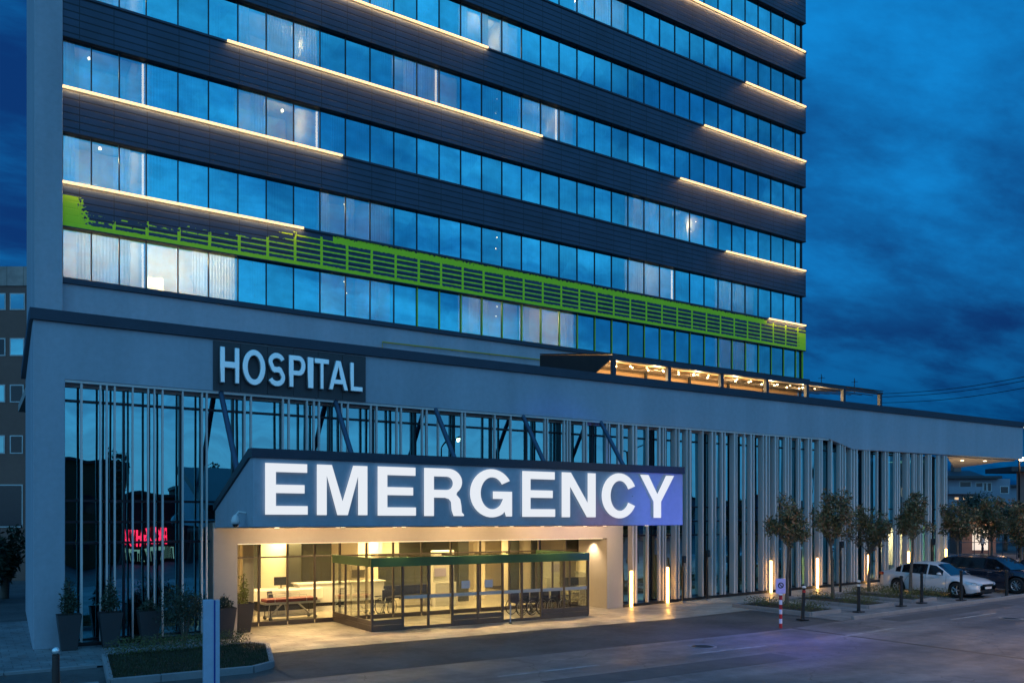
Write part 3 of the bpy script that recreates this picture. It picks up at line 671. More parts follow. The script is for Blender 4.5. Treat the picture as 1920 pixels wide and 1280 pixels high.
# ================================================================== SIGNS
def arc(cx, cy, rx, ry, a0, a1, n=14):
    return [(cx+rx*math.cos(math.radians(a0+(a1-a0)*k/n)), cy+ry*math.sin(math.radians(a0+(a1-a0)*k/n))) for k in range(n+1)]
def stroke(pts, w):
    L, R_ = [], []
    for i, p in enumerate(pts):
        a, c = pts[max(0, i-1)], pts[min(len(pts)-1, i+1)]; d = (c[0]-a[0], c[1]-a[1]); l = math.hypot(*d); nx, ny = -d[1]/l*w/2, d[0]/l*w/2
        L.append((p[0]+nx, p[1]+ny)); R_.append((p[0]-nx, p[1]-ny))
    return L+R_[::-1]
def glyph(ch, t=.2):
    h = []
    if ch == 'E': w, o = .80, [(0, 0), (.80, 0), (.80, .17), (t, .17), (t, .42), (.74, .42), (.74, .585), (t, .585), (t, .83), (.79, .83), (.79, 1), (0, 1)]
    elif ch == 'M': w, o = .96, [(0, 0), (t*.92, 0), (t*.92, .78), (.38, 0), (.58, 0), (.96-t*.92, .78), (.96-t*.92, 0), (.96, 0), (.96, 1), (.68, 1), (.48, .28), (.28, 1), (0, 1)]
    elif ch == 'N': w, o = .82, [(0, 0), (t, 0), (t, .68), (.60, 0), (.82, 0), (.82, 1), (.82-t, 1), (.82-t, .33), (.22, 1), (0, 1)]
    elif ch == 'Y': w, o = .90, [(.35, 0), (.55, 0), (.55, .38), (.90, 1), (.68, 1), (.45, .56), (.22, 1), (0, 1), (.35, .38)]
    elif ch == 'R':
        w, o = .82, [(0, 0), (t, 0), (t, .385), (.42, .385), (.50, .36), (.545, .30), (.56, .12), (.60, 0), (.82, 0), (.82, .03), (.775, .08), (.765, .22), (.74, .36), (.66, .455)]+arc(.49, .72, .29, .28, -50, 90)+[(0, 1)]
        h = [[(t, .55), (.46, .55)]+arc(.46, .69, .125, .14, -90, 90, 10)+[(t, .83)]]
    elif ch == 'P':
        w, o = .72, [(0, 0), (t, 0), (t, .37), (.44, .37)]+arc(.44, .685, .28, .315, -90, 90)+[(0, 1)]
        h = [[(t, .53), (.41, .53)]+arc(.41, .685, .12, .155, -90, 90, 10)+[(t, .84)]]
    elif ch == 'G': w, o = .88, arc(.44, .5, .44, .52, 32, 300, 30)+[(.70, .10), (.73, 0), (.86, 0), (.86, .54), (.46, .54), (.46, .38), (.67, .38)]+arc(.45, .5, .235, .345, 315, 34, 26)
    elif ch == 'C': w, o = .86, arc(.43, .5, .43, .52, 26, 334, 32)+arc(.44, .5, .225, .345, 334, 26, 28)
    elif ch == 'O': w, o = .90, arc(.45, .5, .45, .52, 0, 355, 40); h = [arc(.45, .5, .245, .345, 0, 355, 36)]
    elif ch == 'S':
        w = .76; o = stroke(arc(.38, .735, .26, .19, 15, 210, 14)+arc(.30, .60, .10, .12, 205, 255, 3)+arc(.46, .40, .10, .12, 75, 25, 3)+arc(.38, .265, .27, .19, 30, -165, 14), .175)
    elif ch == 'A': w, o, h = .92, [(0, 0), (.20, 0), (.27, .2), (.65, .2), (.72, 0), (.92, 0), (.57, 1), (.35, 1)], [[(.325, .36), (.595, .36), (.46, .78)]]
    elif ch == 'H': w, o = .82, [(0, 0), (t, 0), (t, .42), (.82-t, .42), (.82-t, 0), (.82, 0), (.82, 1), (.82-t, 1), (.82-t, .60), (t, .60), (t, 1), (0, 1)]
    elif ch == 'I': w, o = .2, [(0, 0), (.2, 0), (.2, 1), (0, 1)]
    elif ch == 'T': w, o = .78, [(.29, 0), (.49, 0), (.49, .83), (.78, .83), (.78, 1), (0, 1), (0, .83), (.29, .83)]
    elif ch == 'L': w, o = .70, [(0, 0), (.70, 0), (.70, .17), (t, .17), (t, 1), (0, 1)]
    elif ch == 'X': w, o = .86, [(0, 0), (.22, 0), (.43, .35), (.64, 0), (.86, 0), (.55, .51), (.84, 1), (.62, 1), (.43, .68), (.24, 1), (.02, 1), (.31, .51)]
    return w, o, h
def letter_mesh(ch, x0, x1, z0, z1, Y, depth, bev=0.):
    """real lettering: filled outline, extruded from Y (front) back by depth"""
    w, o, h = glyph(ch); cu = bpy.data.curves.new('letter', 'CURVE'); cu.dimensions = '2D'; cu.fill_mode = 'BOTH'
    zz = z1-z0
    for poly in [o]+h:
        sp = cu.splines.new('POLY'); sp.points.add(len(poly)-1); sp.use_cyclic_u = True
        for k, (a, c) in enumerate(poly): sp.points[k].co = (x0+(x1-x0)*a/w, z0+zz*c, 0, 1)
    cu.extrude = depth/2
    if bev: cu.bevel_depth = bev; cu.bevel_resolution = 1; cu.offset = -bev
    o_ = bpy.data.objects.new('tmp', cu); C.objects.link(o_)
    me = bpy.data.meshes.new_from_object(o_.evaluated_get(bpy.context.evaluated_depsgraph_get()))
    bpy.data.objects.remove(o_)
    me.transform(Matrix(((1, 0, 0, 0), (0, 0, -1, Y+depth/2), (0, 1, 0, 0), (0, 0, 0, 1))))
    return me
def letter_obj(me, mats, parent):
    me.materials.clear()
    for m in mats: me.materials.append(M[m])
    if len(mats) > 1:
        for p in me.polygons: p.material_index = 0 if p.normal.y < -.9 else (1 if p.normal.y > .9 else 2)
    o = bpy.data.objects.new('letter', me); C.objects.link(o); o.parent = parent; return o
ES = thing('emergency_sign', 'large glowing white EMERGENCY letters on the front of the entrance canopy', 'sign', (XC0, YC, 3.5))
for ch, a, c in (('E', 497, 577), ('M', 594, 689), ('E', 708, 780), ('R', 795, 870), ('G', 881, 962), ('E', 979, 1041), ('N', 1053, 1117), ('C', 1128, 1194), ('Y', 1200, 1264)):
    mid = (a+c)/2; yt = 868+(mid-520)*.0316; yb = 964+(mid-520)*.0088; Yl = YC-.11
    x0, x1 = pX(a, Yl)-XC0, pX(c, Yl)-XC0
    zt, zb = px(mid, yt, Yl)[1]-3.5, px(mid, yb, Yl)[1]-3.5
    letter_obj(letter_mesh(ch, x0, x1, zb, zt, -.11, .05), ['letter', 'halo', 'chrome'], ES)
    for q in range(2):
        b = MB(); b.tube([(x0+.12+(x1-x0-.24)*q, -.06, (zt+zb)/2 if ch != 'Y' else zt-.1), (x0+.12+(x1-x0-.24)*q, 0, (zt+zb)/2 if ch != 'Y' else zt-.1)], .012, 6); b.build('bracket', 'chrome', ES)
hx0, hx1 = XP(399), XP(685)
HS = thing('hospital_sign', 'slate panel with raised silver HOSPITAL letters on the grey podium band', 'sign', (hx0, 0, 7.75))
b = MB()
for k in range(6): b.box((hx1-hx0)*k/6+.006, (hx1-hx0)*(k+1)/6-.006, -.045, -.004, .0, 1.55)
b.build('back_panel', 'slate', HS)
for ch, a, c in (('H', 413, 449), ('O', 455, 498), ('S', 502, 536), ('P', 542, 573), ('I', 577, 588), ('T', 590, 617), ('A', 616, 653), ('L', 657, 680)):
    mid = (a+c)/2; yt = 651+(mid-431)*.124; yb = 718+(mid-431)*.066
    x0, x1 = pX(a, -.2)-hx0, pX(c, -.2)-hx0; zt, zb = px(mid, yt, -.2)[1]-7.75, px(mid, yb, -.2)[1]-7.75
    letter_obj(letter_mesh(ch, x0, x1, zb, zt, -.20, .13, .018), ['chrome'], HS)

# ================================================================== ROOF TERRACE PERGOLA
PX0, PX1 = 21.63, 40.1
PG = thing('roof_pergola', 'long dark pergola with warm string lights on the podium roof beside the tower', 'pergola', (PX0, .8, 9.45))
posts = [0]+[pX(p_, .8)-PX0 for p_ in (1253, 1352, 1437, 1512, 1581)]+[PX1-PX0]
for i, x in enumerate(posts):
    b = MB(); b.box(x-.09, x+.09, -.09, .09, 0, 1.0); b.build('post', 'dark_metal', PG, bevel=.01)
    b = MB(); b.box(x-.06, x+.06, 5.2, 5.32, 0, 1.9); b.build('post', 'dark_metal', PG)
b = MB(); b.box(-.12, posts[4]+.1, -.14, .14, 1.0, 1.24); b.box(posts[4]+.1, posts[5]+.1, -.12, .12, 1.0, 1.16); b.box(posts[5]+.1, posts[6]+.15, -.10, .10, 1.0, 1.12); b.build('front_beam', 'dark_metal', PG, bevel=.01)
b = MB(); b.prism([(-.14, 1.245), (-.14, 1.28), (5.4, 2.17), (5.4, 2.12)], 'x', -.12, posts[4]+.1); b.prism([(-.12, 1.165), (-.12, 1.2), (5.4, 1.9), (5.4, 1.86)], 'x', posts[4]+.101, posts[6]+.15); b.build('fabric_roof', 'black', PG)
b = MB(); b.prism([(.14, 1.0), (.14, 1.24), (5.4, 2.1), (5.4, .05), (2.6, .05)], 'x', -.11, -.07); b.build('side_screen', 'black', PG)
b = MB()
for k in range(30):
    y = .25+k*.17; b.box(-.05, posts[6], y, y+.06, 1.12+y*.165, 1.16+y*.165)
b.build('ceiling_slat', 'wood', PG)
b = MB(); b.box(-.05, posts[6], 5.45, 5.5, 0, 2.1); b.build('back_wall', 'wood', PG)
b = MB()
for k in range(7): b.tube([(0, .4+k*.7, 1.0+k*.1), (posts[6], .4+k*.7, 1.0+k*.1)], .02, 6)
b.build('rail', 'black', PG)
for row, yy in enumerate((.6, 1.6)):
    n = 15
    pts = [(posts[4]*1.15*k/n, yy, 1.0+yy*.15-.04*math.sin(k*math.pi/2.)**2) for k in range(n+1)]
    b = MB(); b.tube(pts, .008, 5); cable = b.build('cable', 'black', PG)
    for k in range(n):
        p = pts[k]; b = MB(); b.ball((p[0]+.5, p[1], p[2]-.06), .042, 8); b.build('bulb', 'bulb', PG)
for k in range(6): point('string_light_glow', (PX0+1.5+k*2.6, 2.6, 10.15), 330, (1, .60, .25), .1)
b = MB(); b.box(posts[4]+.8, posts[6]-.9, 2.0, 2.05, .62, .70); b.build('linear_lamp', 'strip', PG)
point('terrace_lamp_glow', (PX0+posts[5], 2.2, 9.95), 30, WARM, .1)
b = MB(); b.box(.3, posts[6]-.2, -.02, .01, 0, .48); 
# yellow gas pipe along the tower wall
def tw(x_, y_, v=-.12):
    u = tu(x_, v); X_, Y_, _ = t2w(u, v, 0); q = proj(X_, Y_, 0); return (X_, Y_, H+(HZ-y_)*q[2]/F)
b = MB(); b.tube([tw(717, 668), tw(717, 641), tw(1020, 675)], .035, 8)
for p_ in (780, 850, 920, 985):
    q = tw(p_, 641+(p_-717)*.112); b.tube([q, (q[0], q[1]+.12, q[2])], .03, 6)
tag(b.build('gas_pipe', 'yellow'), 'thin yellow gas pipe running along the tower wall above the podium coping', 'pipe')
for k, (p_, y_) in enumerate(((1540, 720), (1602, 727))):
    x_, z_ = px(p_, y_, 3.); b = MB(); b.tube([(x_, 3., 10.9), (x_, 3., z_+.55)], .02, 6); b.tube([(x_-.25, 3., z_+.3), (x_+.3, 3., z_+.38)], .014, 5); b.tube([(x_-.15, 2.9, z_+.15), (x_+.2, 3.1, z_+.45)], .014, 5)
    tag(b.build('roof_antenna', 'black'), ['small bare antenna on the pergola roof, nearer the tower', 'small forked antenna on the pergola roof, farther from the tower'][k], 'antenna', 'antennas on the pergola roof')

# ================================================================== ENTRANCE LOBBY (parts of the building)
YE = 2.0; LX0, LX1 = X3-.4, X4-.02
b = MB(); b.box(LX0, X4+6, YE+.05, 13, .0, .02); b.build('lobby_floor', 'lobbyfloor', B)
b = MB(); b.box(LX0-.1, X4+6, YE+.05, 13, 3.05, 3.2); b.build('lobby_ceiling', 'cream', B)
b = MB(); b.box(LX0-.2, LX0-.05, YE+.05, 13, .02, 3.05); b.box(LX0, X4+6, 12.6, 12.7, .02, 3.05); b.box(X4+6, X4+6.1, YE, 13, .02, 3.05)
b.build('lobby_wall', 'cream', B)
b = MB(); b.box(8.3, 10.6, 8.5, 8.6, .02, 3.05); b.box(13.4, 14.6, 9.0, 9.1, .02, 3.05); b.box(18.8, 22.3, 5.2, 5.3, .02, 3.05); b.build('partition_wall', 'cream', B)
b = MB(); b.box(7.55, 8.25, 6.4, 6.5, .02, 3.0); b.box(15.2, 18.6, 8.4, 8.5, .02, 3.05); b.box(11.3, 12.7, 10.5, 10.6, .02, 3.05); b.box(19.0, 19.5, 4.9, 5.0, .02, 3.0); b.box(20.2, 20.7, 4.9, 5.0, .02, 3.0); b.box(9.9, 10.5, 8.2, 8.3, .02, 3.0); b.box(17.0, 17.5, 6.0, 6.1, .02, 3.0); b.box(13.5, 16.6, 6.9, 7.0, .3, 2.2); b.build('dark_partition', mat('dark_olive_panel', (.05, .055, .045), .5), B)
for x, y in ((6.75, 2.9), (12.9, 6.2), (18.4, 6.6)):
    b = MB(); b.box(x-.2, x+.2, y-.2, y+.2, .02, 3.05); b.build('column', 'cream', B, bevel=.02)
for i, (x, y) in enumerate(((7.2, 4.4), (10, 4.4), (12.5, 5.5), (15.5, 4.8), (18, 4.0), (10, 8), (14, 8), (19.5, 8.5), (17, 11))):
    b = MB(); b.box(x-.6, x+.6, y-.08, y+.08, 3.02, 3.047); b.build('ceiling_light', 'lampw', B)
    area('lobby_light', (x, y, 2.98), (1.4, .9), 190, (1., .64, .27))
# glass front of the lobby
def mull(xs, z0, z1, Y, name, parent, w=.05, d=.10, m='frame'):
    for x in xs:
        b = MB(); b.box(x-w/2, x+w/2, Y-d/2, Y+d/2, z0, z1); b.build(name, m, parent)
ents = [X3+.02]+[pX(p_, YE) for p_ in (485, 539, 590, 637, 687, 737, 790, 845, 900, 955, 1010, 1060)]+[X4-.02]
for a, c in zip(ents, ents[1:]):
    b = MB(); b.quad((a, YE, .12), (c, YE, .12), (c, YE, ZL), (a, YE, ZL)); b.build('entrance_window', 'gl_clear', B)
    b = MB(); b.box(a-.03, a+.03, YE-.05, YE+.05, .12, ZL); b.box(a+.032, c-.032, YE-.05, YE+.05, .013, .16); b.box(a+.032, c-.032, YE-.04, YE+.04, ZL-.07, ZL-.002); b.box(a+.032, c-.032, YE-.03, YE+.03, 2.36, 2.41)
    b.build('entrance_frame', mat('bronze_frame', (.12, .095, .075), .45, .2) if 'bronze_frame' not in bpy.data.materials else bpy.data.materials['bronze_frame'], B)
BZ = bpy.data.materials['bronze_frame']
# projecting vestibule of sliding doors
VX0, VX1, VY = 9.60, 18.45, -1.58
V = thing('door_vestibule', 'projecting glass box of sliding doors with a green grey header at the lit entrance', 'vestibule', (VX0, VY, .012))
L = VX1-VX0; D_ = YE-VY-.06
b = MB(); b.box(-.05, L+.05, -.05, .10, 2.12, 2.42); b.build('header', 'greenhdr', V, bevel=.01)
for xx in (-.05, L-.03): b = MB(); b.box(xx, xx+.08, .102, D_, 2.12, 2.42); b.build('side_header', 'greenhdr', V)
b = MB(); b.quad((.03, .10, 2.36), (L-.03, .10, 2.36), (L-.03, D_, 2.36), (.03, D_, 2.36)); b.build('glass_roof', 'gl_clear', V)
for k in range(1, 6): b = MB(); b.box(L*k/6-.03, L*k/6+.03, .102, D_, 2.28, 2.355); b.build('roof_beam', BZ, V)
b = MB(); b.box(-.02, L+.02, -.02, .05, -.0, .05); b.box(-.02, .05, .05, D_, 0, .05); b.box(L-.05, L+.02, .05, D_, 0, .05); b.build('floor_track', BZ, V)
vx = [0]+[pX(p_, VY)-VX0 for p_ in (755, 803, 848, 896, 942, 978, 1015, 1057)]+[L]
low = [1, 0, 0, 1, 1, 0, 0, 1, 1]
for i, (a, c) in enumerate(zip(vx, vx[1:])):
    b = MB(); b.box(a-.035, a+.035, -.04, .04, .052, 2.118); b.build('post', BZ, V)
    nm = 'door' if not low[i] else 'side_light'
    b = MB(); b.quad((a+.04, 0, .06), (c-.04, 0, .06), (c-.04, 0, 2.1), (a+.04, 0, 2.1)); d_ = b.build(nm, 'gl_clear', V)
    b = MB()
    if low[i]: b.box(a+.037, c-.037, -.035, .035, .053, .20); b.box(a+.037, c-.037, -.03, .03, .21, .38)
    else: b.box(a+.037, c-.037, -.02, .02, .053, .10)
    b.build('kick_rail', BZ, d_)
    if not (i in (0,)):
        b = MB(); b.box(a+.04, c-.04, -.004, .004, 1.02, 1.14); b.build('frosted_strip', 'band', d_)
b = MB(); b.box(L-.035, L+.035, -.04, .04, .052, 2.118); b.build('post', BZ, V)
for xx in (0., L):
    for k in range(3):
        y0, y1 = D_*k/3, D_*(k+1)/3
        b = MB(); b.box(xx-.03, xx+.03, y1-.03, y1+.03, .052, 2.118); b.build('post', BZ, V)
        b = MB(); b.quad((xx, y0+.04, .06), (xx, y1-.04, .06), (xx, y1-.04, 2.1), (xx, y0+.04, 2.1)); d_ = b.build('side_light', 'gl_clear', V)
        b = MB(); b.box(xx-.03, xx+.03, y0+.045, y1-.035, .053, .20); b.box(xx-.025, xx+.025, y0+.045, y1-.035, .21, .36); b.build('kick_rail', BZ, d_)
for p_, q_ in ((873, .0), (916, .0)):
    x = pX(p_, VY)-VX0; b = MB(); b.box(x-.17, x+.17, -.012, -.006, 1.28, 1.55); b.build('paper_notice', 'whitep', V)
tag(thing('ceiling_sensor', 'x', 'sensor'), 'small round sensor on the vestibule header', 'sensor'); bpy.data.objects.remove(bpy.data.objects['ceiling_sensor'])

# furniture in the lobby ------------------------------------------------
t = thing('reception_desk', 'white reception counter with slanted end behind the sliding doors', 'desk', (11.6, 5.6, .02))
b = MB(); b.prism([(-1.75, .32), (1.6, .32), (1.6, 1.08), (-2.1, 1.08)], 'y', 0, .7); b.build('front_panel', 'white', t, bevel=.015)
b = MB(); b.box(-1.5, 1.7, .05, .75, 0, .17); b.build('base', 'white', t); b = MB(); b.box(-1.45, 1.5, .1, .7, .17, .32); b.build('recess', 'black', t)
b = MB(); b.box(-2.15, 1.65, -.06, .8, 1.08, 1.12); b.build('counter_top', 'white', t, bevel=.01)
t = thing('reception_desk', 'low white counter with curved front behind the hospital trolley', 'desk', (8.95, 5.4, .02))
b = MB()
pts = arc(0, .1, 1.5, .75, 180, 360, 16); b.prism(pts+[(1.5, .9), (-1.5, .9)], 'z', .55, .95); b.build('front_panel', 'white', t, bevel=.01)
b = MB(); b.box(-1.2, 1.2, -.3, .8, 0, .14); b.build('base', 'white', t); b = MB(); b.box(-1.1, 1.1, -.2, .7, .14, .55); b.build('recess', 'black', t)
for k, (x, y, lb) in enumerate(((8.9, 5.9, 'dark monitor on the low counter behind the trolley'), (12.2, 6.0, 'dark monitor on the slanted white reception counter'))):
    t = thing('monitor', lb, 'monitor', (x, y, .97 if k == 0 else 1.14)); b = MB(); b.box(-.28, .28, -.02, .02, .12, .45); b.build('screen', 'black', t, bevel=.006); b = MB(); b.box(-.1, .1, -.08, .08, 0, .015); b.box(-.02, .02, -.01, .01, .015, .14); b.build('stand', 'black', t)
def chair(loc, rz, lb):
    t = thing('chair', lb, 'chair', loc, rz)
    b = MB(); b.box(-.24, .24, -.24, .24, .42, .47); b.build('seat', 'navy', t, bevel=.015)
    b = MB(); b.prism([(.2, .47), (.25, .47), (.32, .95), (.28, .95)], 'x', -.23, .23); b.build('backrest', 'navy', t, bevel=.015)
    for sx in (-.2, .2):
        for sy in (-.2, .2): b = MB(); b.tube([(sx, sy, .42), (sx*1.15, sy*1.15, 0)], .014, 6); b.build('leg', 'alloy', t)
    return t
chair((8.35, 4.6, .02), .5, 'dark office chair standing at the low counter behind the trolley')
chair((6.55, 4.3, .02), -.4, 'dark waiting chair beside the lit plant at the left end of the lobby')
t = thing('hospital_trolley', 'wheeled hospital bed with burgundy mattress parked behind the left entrance window', 'trolley', (8.5, 3.5, .02), .05)
b = MB(); b.box(-1.05, 1.05, -.33, .33, .58, .66); b.build('bed_frame', 'alloy', t, bevel=.01)
b = MB(); b.box(-1.0, .95, -.32, .32, .66, .78); b.build('mattress', 'mattress', t, bevel=.03)
b = MB(); b.tube([(-.8, 0, .12), (-.3, 0, .58)], .03, 8); b.tube([(.8, 0, .12), (.3, 0, .58)], .03, 8); b.box(-.9, .9, -.05, .05, .10, .16); b.build('undercarriage', 'alloy', t)
for sy in (-.36, .36): b = MB(); b.tube([(-.7, sy, .66), (-.7, sy, .92), (.5, sy, .92), (.5, sy, .66)], .013, 6); b.build('side_rail', 'alloy', t)
for sx in (-.85, .85):
    for sy in (-.3, .3): b = MB(); b.tube([(sx, sy, .58), (sx, sy, .14)], .018, 6); b.lathe([(.001, -.02), (.07, -.02), (.07, .02), (.001, .02)], n=12, axis='y', off=(sx, sy, .07)); b.build('wheel', 'black', t)
def torus(b, R, r, c, axis='x', n=24, k=6):
    pts = [(c[0], c[1]+R*math.cos(2*math.pi*i/n), c[2]+R*math.sin(2*math.pi*i/n)) for i in range(n+1)]
    if axis == 'y': pts = [(c[0]+R*math.cos(2*math.pi*i/n), c[1], c[2]+R*math.sin(2*math.pi*i/n)) for i in range(n+1)]
    b.tube(pts, r, k, cap=False)
def wheelchair(loc, rz, lb, grp=None):
    t = thing('wheelchair', lb, 'wheelchair', loc, rz, grp)   # faces -y
    for sx in (-.29, .29):
        b = MB(); torus(b, .30, .016, (sx, .12, .31)); w_ = b.build('rear_wheel', 'black', t)
        b = MB(); torus(b, .265, .008, (sx*1.12, .12, .31))
        for k in range(8): a = k*math.pi/4; b.tube([(sx, .12, .31), (sx, .12+.29*math.cos(a), .31+.29*math.sin(a))], .004, 4)
        b.build('push_rim', 'alloy', w_)
        b = MB(); torus(b, .08, .02, (sx*.85, -.38, .10), n=14); b.tube([(sx*.85, -.38, .1), (sx*.85, -.34, .45)], .012, 6); b.build('caster', 'black', t)
        b = MB(); b.tube([(sx*.85, .2, .3), (sx*.85, .22, .92), (sx*.85, .36, .95)], .013, 6); b.tube([(sx*.85, .2, .68), (sx*.85, -.25, .68), (sx*.85, -.3, .45)], .013, 6); b.build('side_frame', 'alloy', t)
        b = MB(); b.box(sx-.03, sx+.03, -.2, .18, .69, .72); b.build('armrest', 'black', t, bevel=.01)
        b = MB(); b.tube([(sx*.7, -.32, .4), (sx*.7, -.52, .12)], .012, 6); b.box(sx*.7-.07, sx*.7+.07, -.62, -.48, .1, .12); b.build('footrest', 'black', t)
    b = MB(); b.box(-.24, .24, -.28, .2, .46, .50); b.build('seat', 'navy', t, bevel=.012)
    b = MB(); b.box(-.24, .24, .2, .23, .5, .92); b.build('backrest', 'navy', t, bevel=.01)
    return t
wc = wheelchair((18.0, -.35, .03), math.radians(100), 'wheelchair nearest the right glass end of the vestibule row', 'wheelchairs parked in a row in the vestibule')
for k, lb in enumerate(('second wheelchair from the right end of the vestibule row', 'middle wheelchair of the vestibule row', 'second wheelchair from the left end of the vestibule row', 'leftmost wheelchair of the vestibule row, showing its navy backrest')):
    c = dup(wc); c.location = (18.0-.42*(k+1), -.2+.06*k, .03); c['label'] = lb
wheelchair((12.0, 2.9, .02), math.radians(-60), 'single wheelchair standing alone left of the dark bench in the lobby')
t = thing('waiting_bench', 'dark waiting bench by the dark partition behind the middle sliding doors', 'bench', (14.1, 5.2, .02))
b = MB(); b.box(-1.0, 1.0, -.25, .25, .4, .46); b.build('seat', 'navy', t, bevel=.02); b = MB(); b.box(-1.0, 1.0, .22, .27, .5, .9); b.build('backrest', 'navy', t, bevel=.02)
for s in (-.8, .8): b = MB(); b.box(s-.03, s+.03, -.2, .22, 0, .4); b.build('leg', 'alloy', t)
t = thing('white_cabinet', 'tall white cabinet with a small lit sign behind the sliding doors', 'cabinet', (15.6, 4.6, .02))
b = MB(); b.box(-.5, .5, 0, .45, .0, 1.0); b.build('base', 'white', t, bevel=.01); b = MB(); b.box(-.5, .5, .2, .45, 1.0, 2.35); b.build('upper_panel', 'white', t, bevel=.01)
b = MB(); b.box(-.45, .1, .17, .195, 1.25, 1.6); b.build('notice_board', 'lilac', t)
t = thing('potted_plant', 'yellow green lit climbing plant in a tall dark planter at the left entrance pier', 'plant', (6.05, .75, .012))
def pot(t, h=.95, r0=.19, r1=.30):
    b = MB(); b.add([(-r0, -r0, 0), (r0, -r0, 0), (r0, r0, 0), (-r0, r0, 0), (-r1, -r1, h), (r1, -r1, h), (r1, r1, h), (-r1, r1, h)], [(0, 1, 2, 3), (0, 1, 5, 4), (1, 2, 6, 5), (2, 3, 7, 6), (3, 0, 4, 7)]); b.build('planter', 'pot', t, bevel=.012)
    b = MB(); b.box(-r1+.03, r1-.03, -r1+.03, r1-.03, h-.06, h-.05); b.build('soil', 'soil', t)
def leaves(b, c, r, n, size, mi=0, rg=rnd, shape=None):
    for _ in range(n):
        while 1:
            p = Vector((rg.uniform(-1, 1), rg.uniform(-1, 1), rg.uniform(-1, 1)))
            if p.length < 1 and (shape is None or shape(p)): break
        q = Vector((c[0]+p.x*r[0], c[1]+p.y*r[1], c[2]+p.z*r[2])); d = Vector((rg.gauss(0, 1), rg.gauss(0, 1), rg.gauss(0, .8)+.3)).normalized()
        s = d.orthogonal().normalized(); s = (Matrix.Rotation(rg.uniform(0, 6.28), 3, d)@s); L = size*rg.uniform(.6, 1.2); wd = L*.32
        e = s.cross(d)*wd/2
        b.add([q, q+s*L*.5+e, q+s*L, q+s*L*.5-e], [(0, 1, 2, 3)], mi() if callable(mi) else mi)
pot(t)
b = MB(); leaves(b, (0, 0, 1.35), (.22, .22, .55), 420, .12, shape=lambda p: math.hypot(p.x, p.y) < .95-.6*(p.z*.5+.5)); b.build('foliage', mat('pale_leaf', (.22, .26, .06), .5, var=.4), t)
b = MB(); b.tube([(0, 0, .88), (.02, 0, 1.9)], .015, 6); b.build('stem', 'bark', t)
# planters outside, left bays
def conifer_pot(x, y, h, lb, hh):
    t = thing('potted_plant', lb, 'plant', (x, y, .02), 0, 'dark planters along the left glazing'); pot(t, h, .20, .31)
    b = MB(); leaves(b, (0, 0, h+hh/2), (.34, .34, hh/2), int(900*hh), .11, shape=lambda p: math.hypot(p.x, p.y) < .95-.75*(p.z*.5+.5)); b.build('foliage', 'darkleaf', t)
    b = MB(); b.tube([(0, 0, h-.05), (0, 0, h+hh*.9)], .02, 6); b.build('stem', 'bark', t)
conifer_pot(.85, -.55, 1.0, 'cone shaped conifer in a dark planter against the left pier', 1.0)
conifer_pot(1.92, -.5, 1.0, 'cone shaped conifer in a dark planter in front of the left glazing bays', 1.0)
conifer_pot(2.95, -.6, 1.0, 'low plant in a dark planter right of the two conifers', .35)
conifer_pot(5.15, -.5, .95, 'low plant in a dark planter in front of the left entrance pier', .38)
# dark bush and hedge on the island
t = thing('bush', 'large dark rounded bush in front of the left fins, behind the low hedge', 'shrub', (3.75, -1.6, .02))
b = MB(); 
for _ in range(9): leaves(b, (rnd.uniform(-.35, .35), rnd.uniform(-.3, .3), rnd.uniform(.5, 1.5)), (.5, .45, .42), 330, .10)
b.build('foliage', 'darkleaf', t)
for k in range(5): a = k*1.3; b = MB(); b.tube([(0, 0, 0), (.12*math.cos(a), .12*math.sin(a), .6), (.3*math.cos(a), .3*math.sin(a), 1.2)], [.03, .02, .01], 6); b.build('stem', 'bark', t)
b = MB()
for k in range(26): leaves(b, (1.7+k*.135, -3.0+rnd.uniform(-.12, .12)+k*.006, .32), (.26, .34, .27+rnd.uniform(-.05, .05)), 150, .07)
tag(b.build('hedge', 'shrub'), 'low clipped dark hedge along the back edge of the kerbed grass island', 'hedge')

# ================================================================== STREET FURNITURE
t = thing('pylon_sign', 'pale blue white slab sign with dark blue edge stripe cropped by the bottom edge', 'sign', (2.95, -8.4, 0))
zt = px(396, 1123, -8.4)[1]; x0_, x1_ = pX(381, -8.4)-2.95, pX(411, -8.4)-2.95
b = MB(); b.box(x0_, x0_+.21, -.06, .06, .0, zt); b.build('left_panel', 'signw', t, bevel=.008)
b = MB(); b.box(x0_+.212, x0_+.245, -.05, .05, .0, zt-.02); b.build('edge_stripe', 'signb', t)
b = MB(); b.box(x0_+.247, x1_, -.06, .06, .0, zt-.015); b.build('right_panel', 'signw', t, bevel=.008)
b = MB(); b.box(x0_-.05, x1_+.05, -.1, .1, -.02, .03); b.build('base', 'dark_metal', t)
spot('beacon_blue', (22.5, -12.5, 1.6), (19.9, YC, 3.9), 2600, (.04, .09, 1.), 30, 1., .2)
spot('beacon_red', (19.5, -9, 1.6), (16.9, YC, 3.5), 260, (1., .03, .25), 22, 1., .1)
spot('beacon_road_blue', (20, -10.5, 3.4), (19.3, -9.8, 0), 480, (.16, .16, 1.), 130, 1., .2)
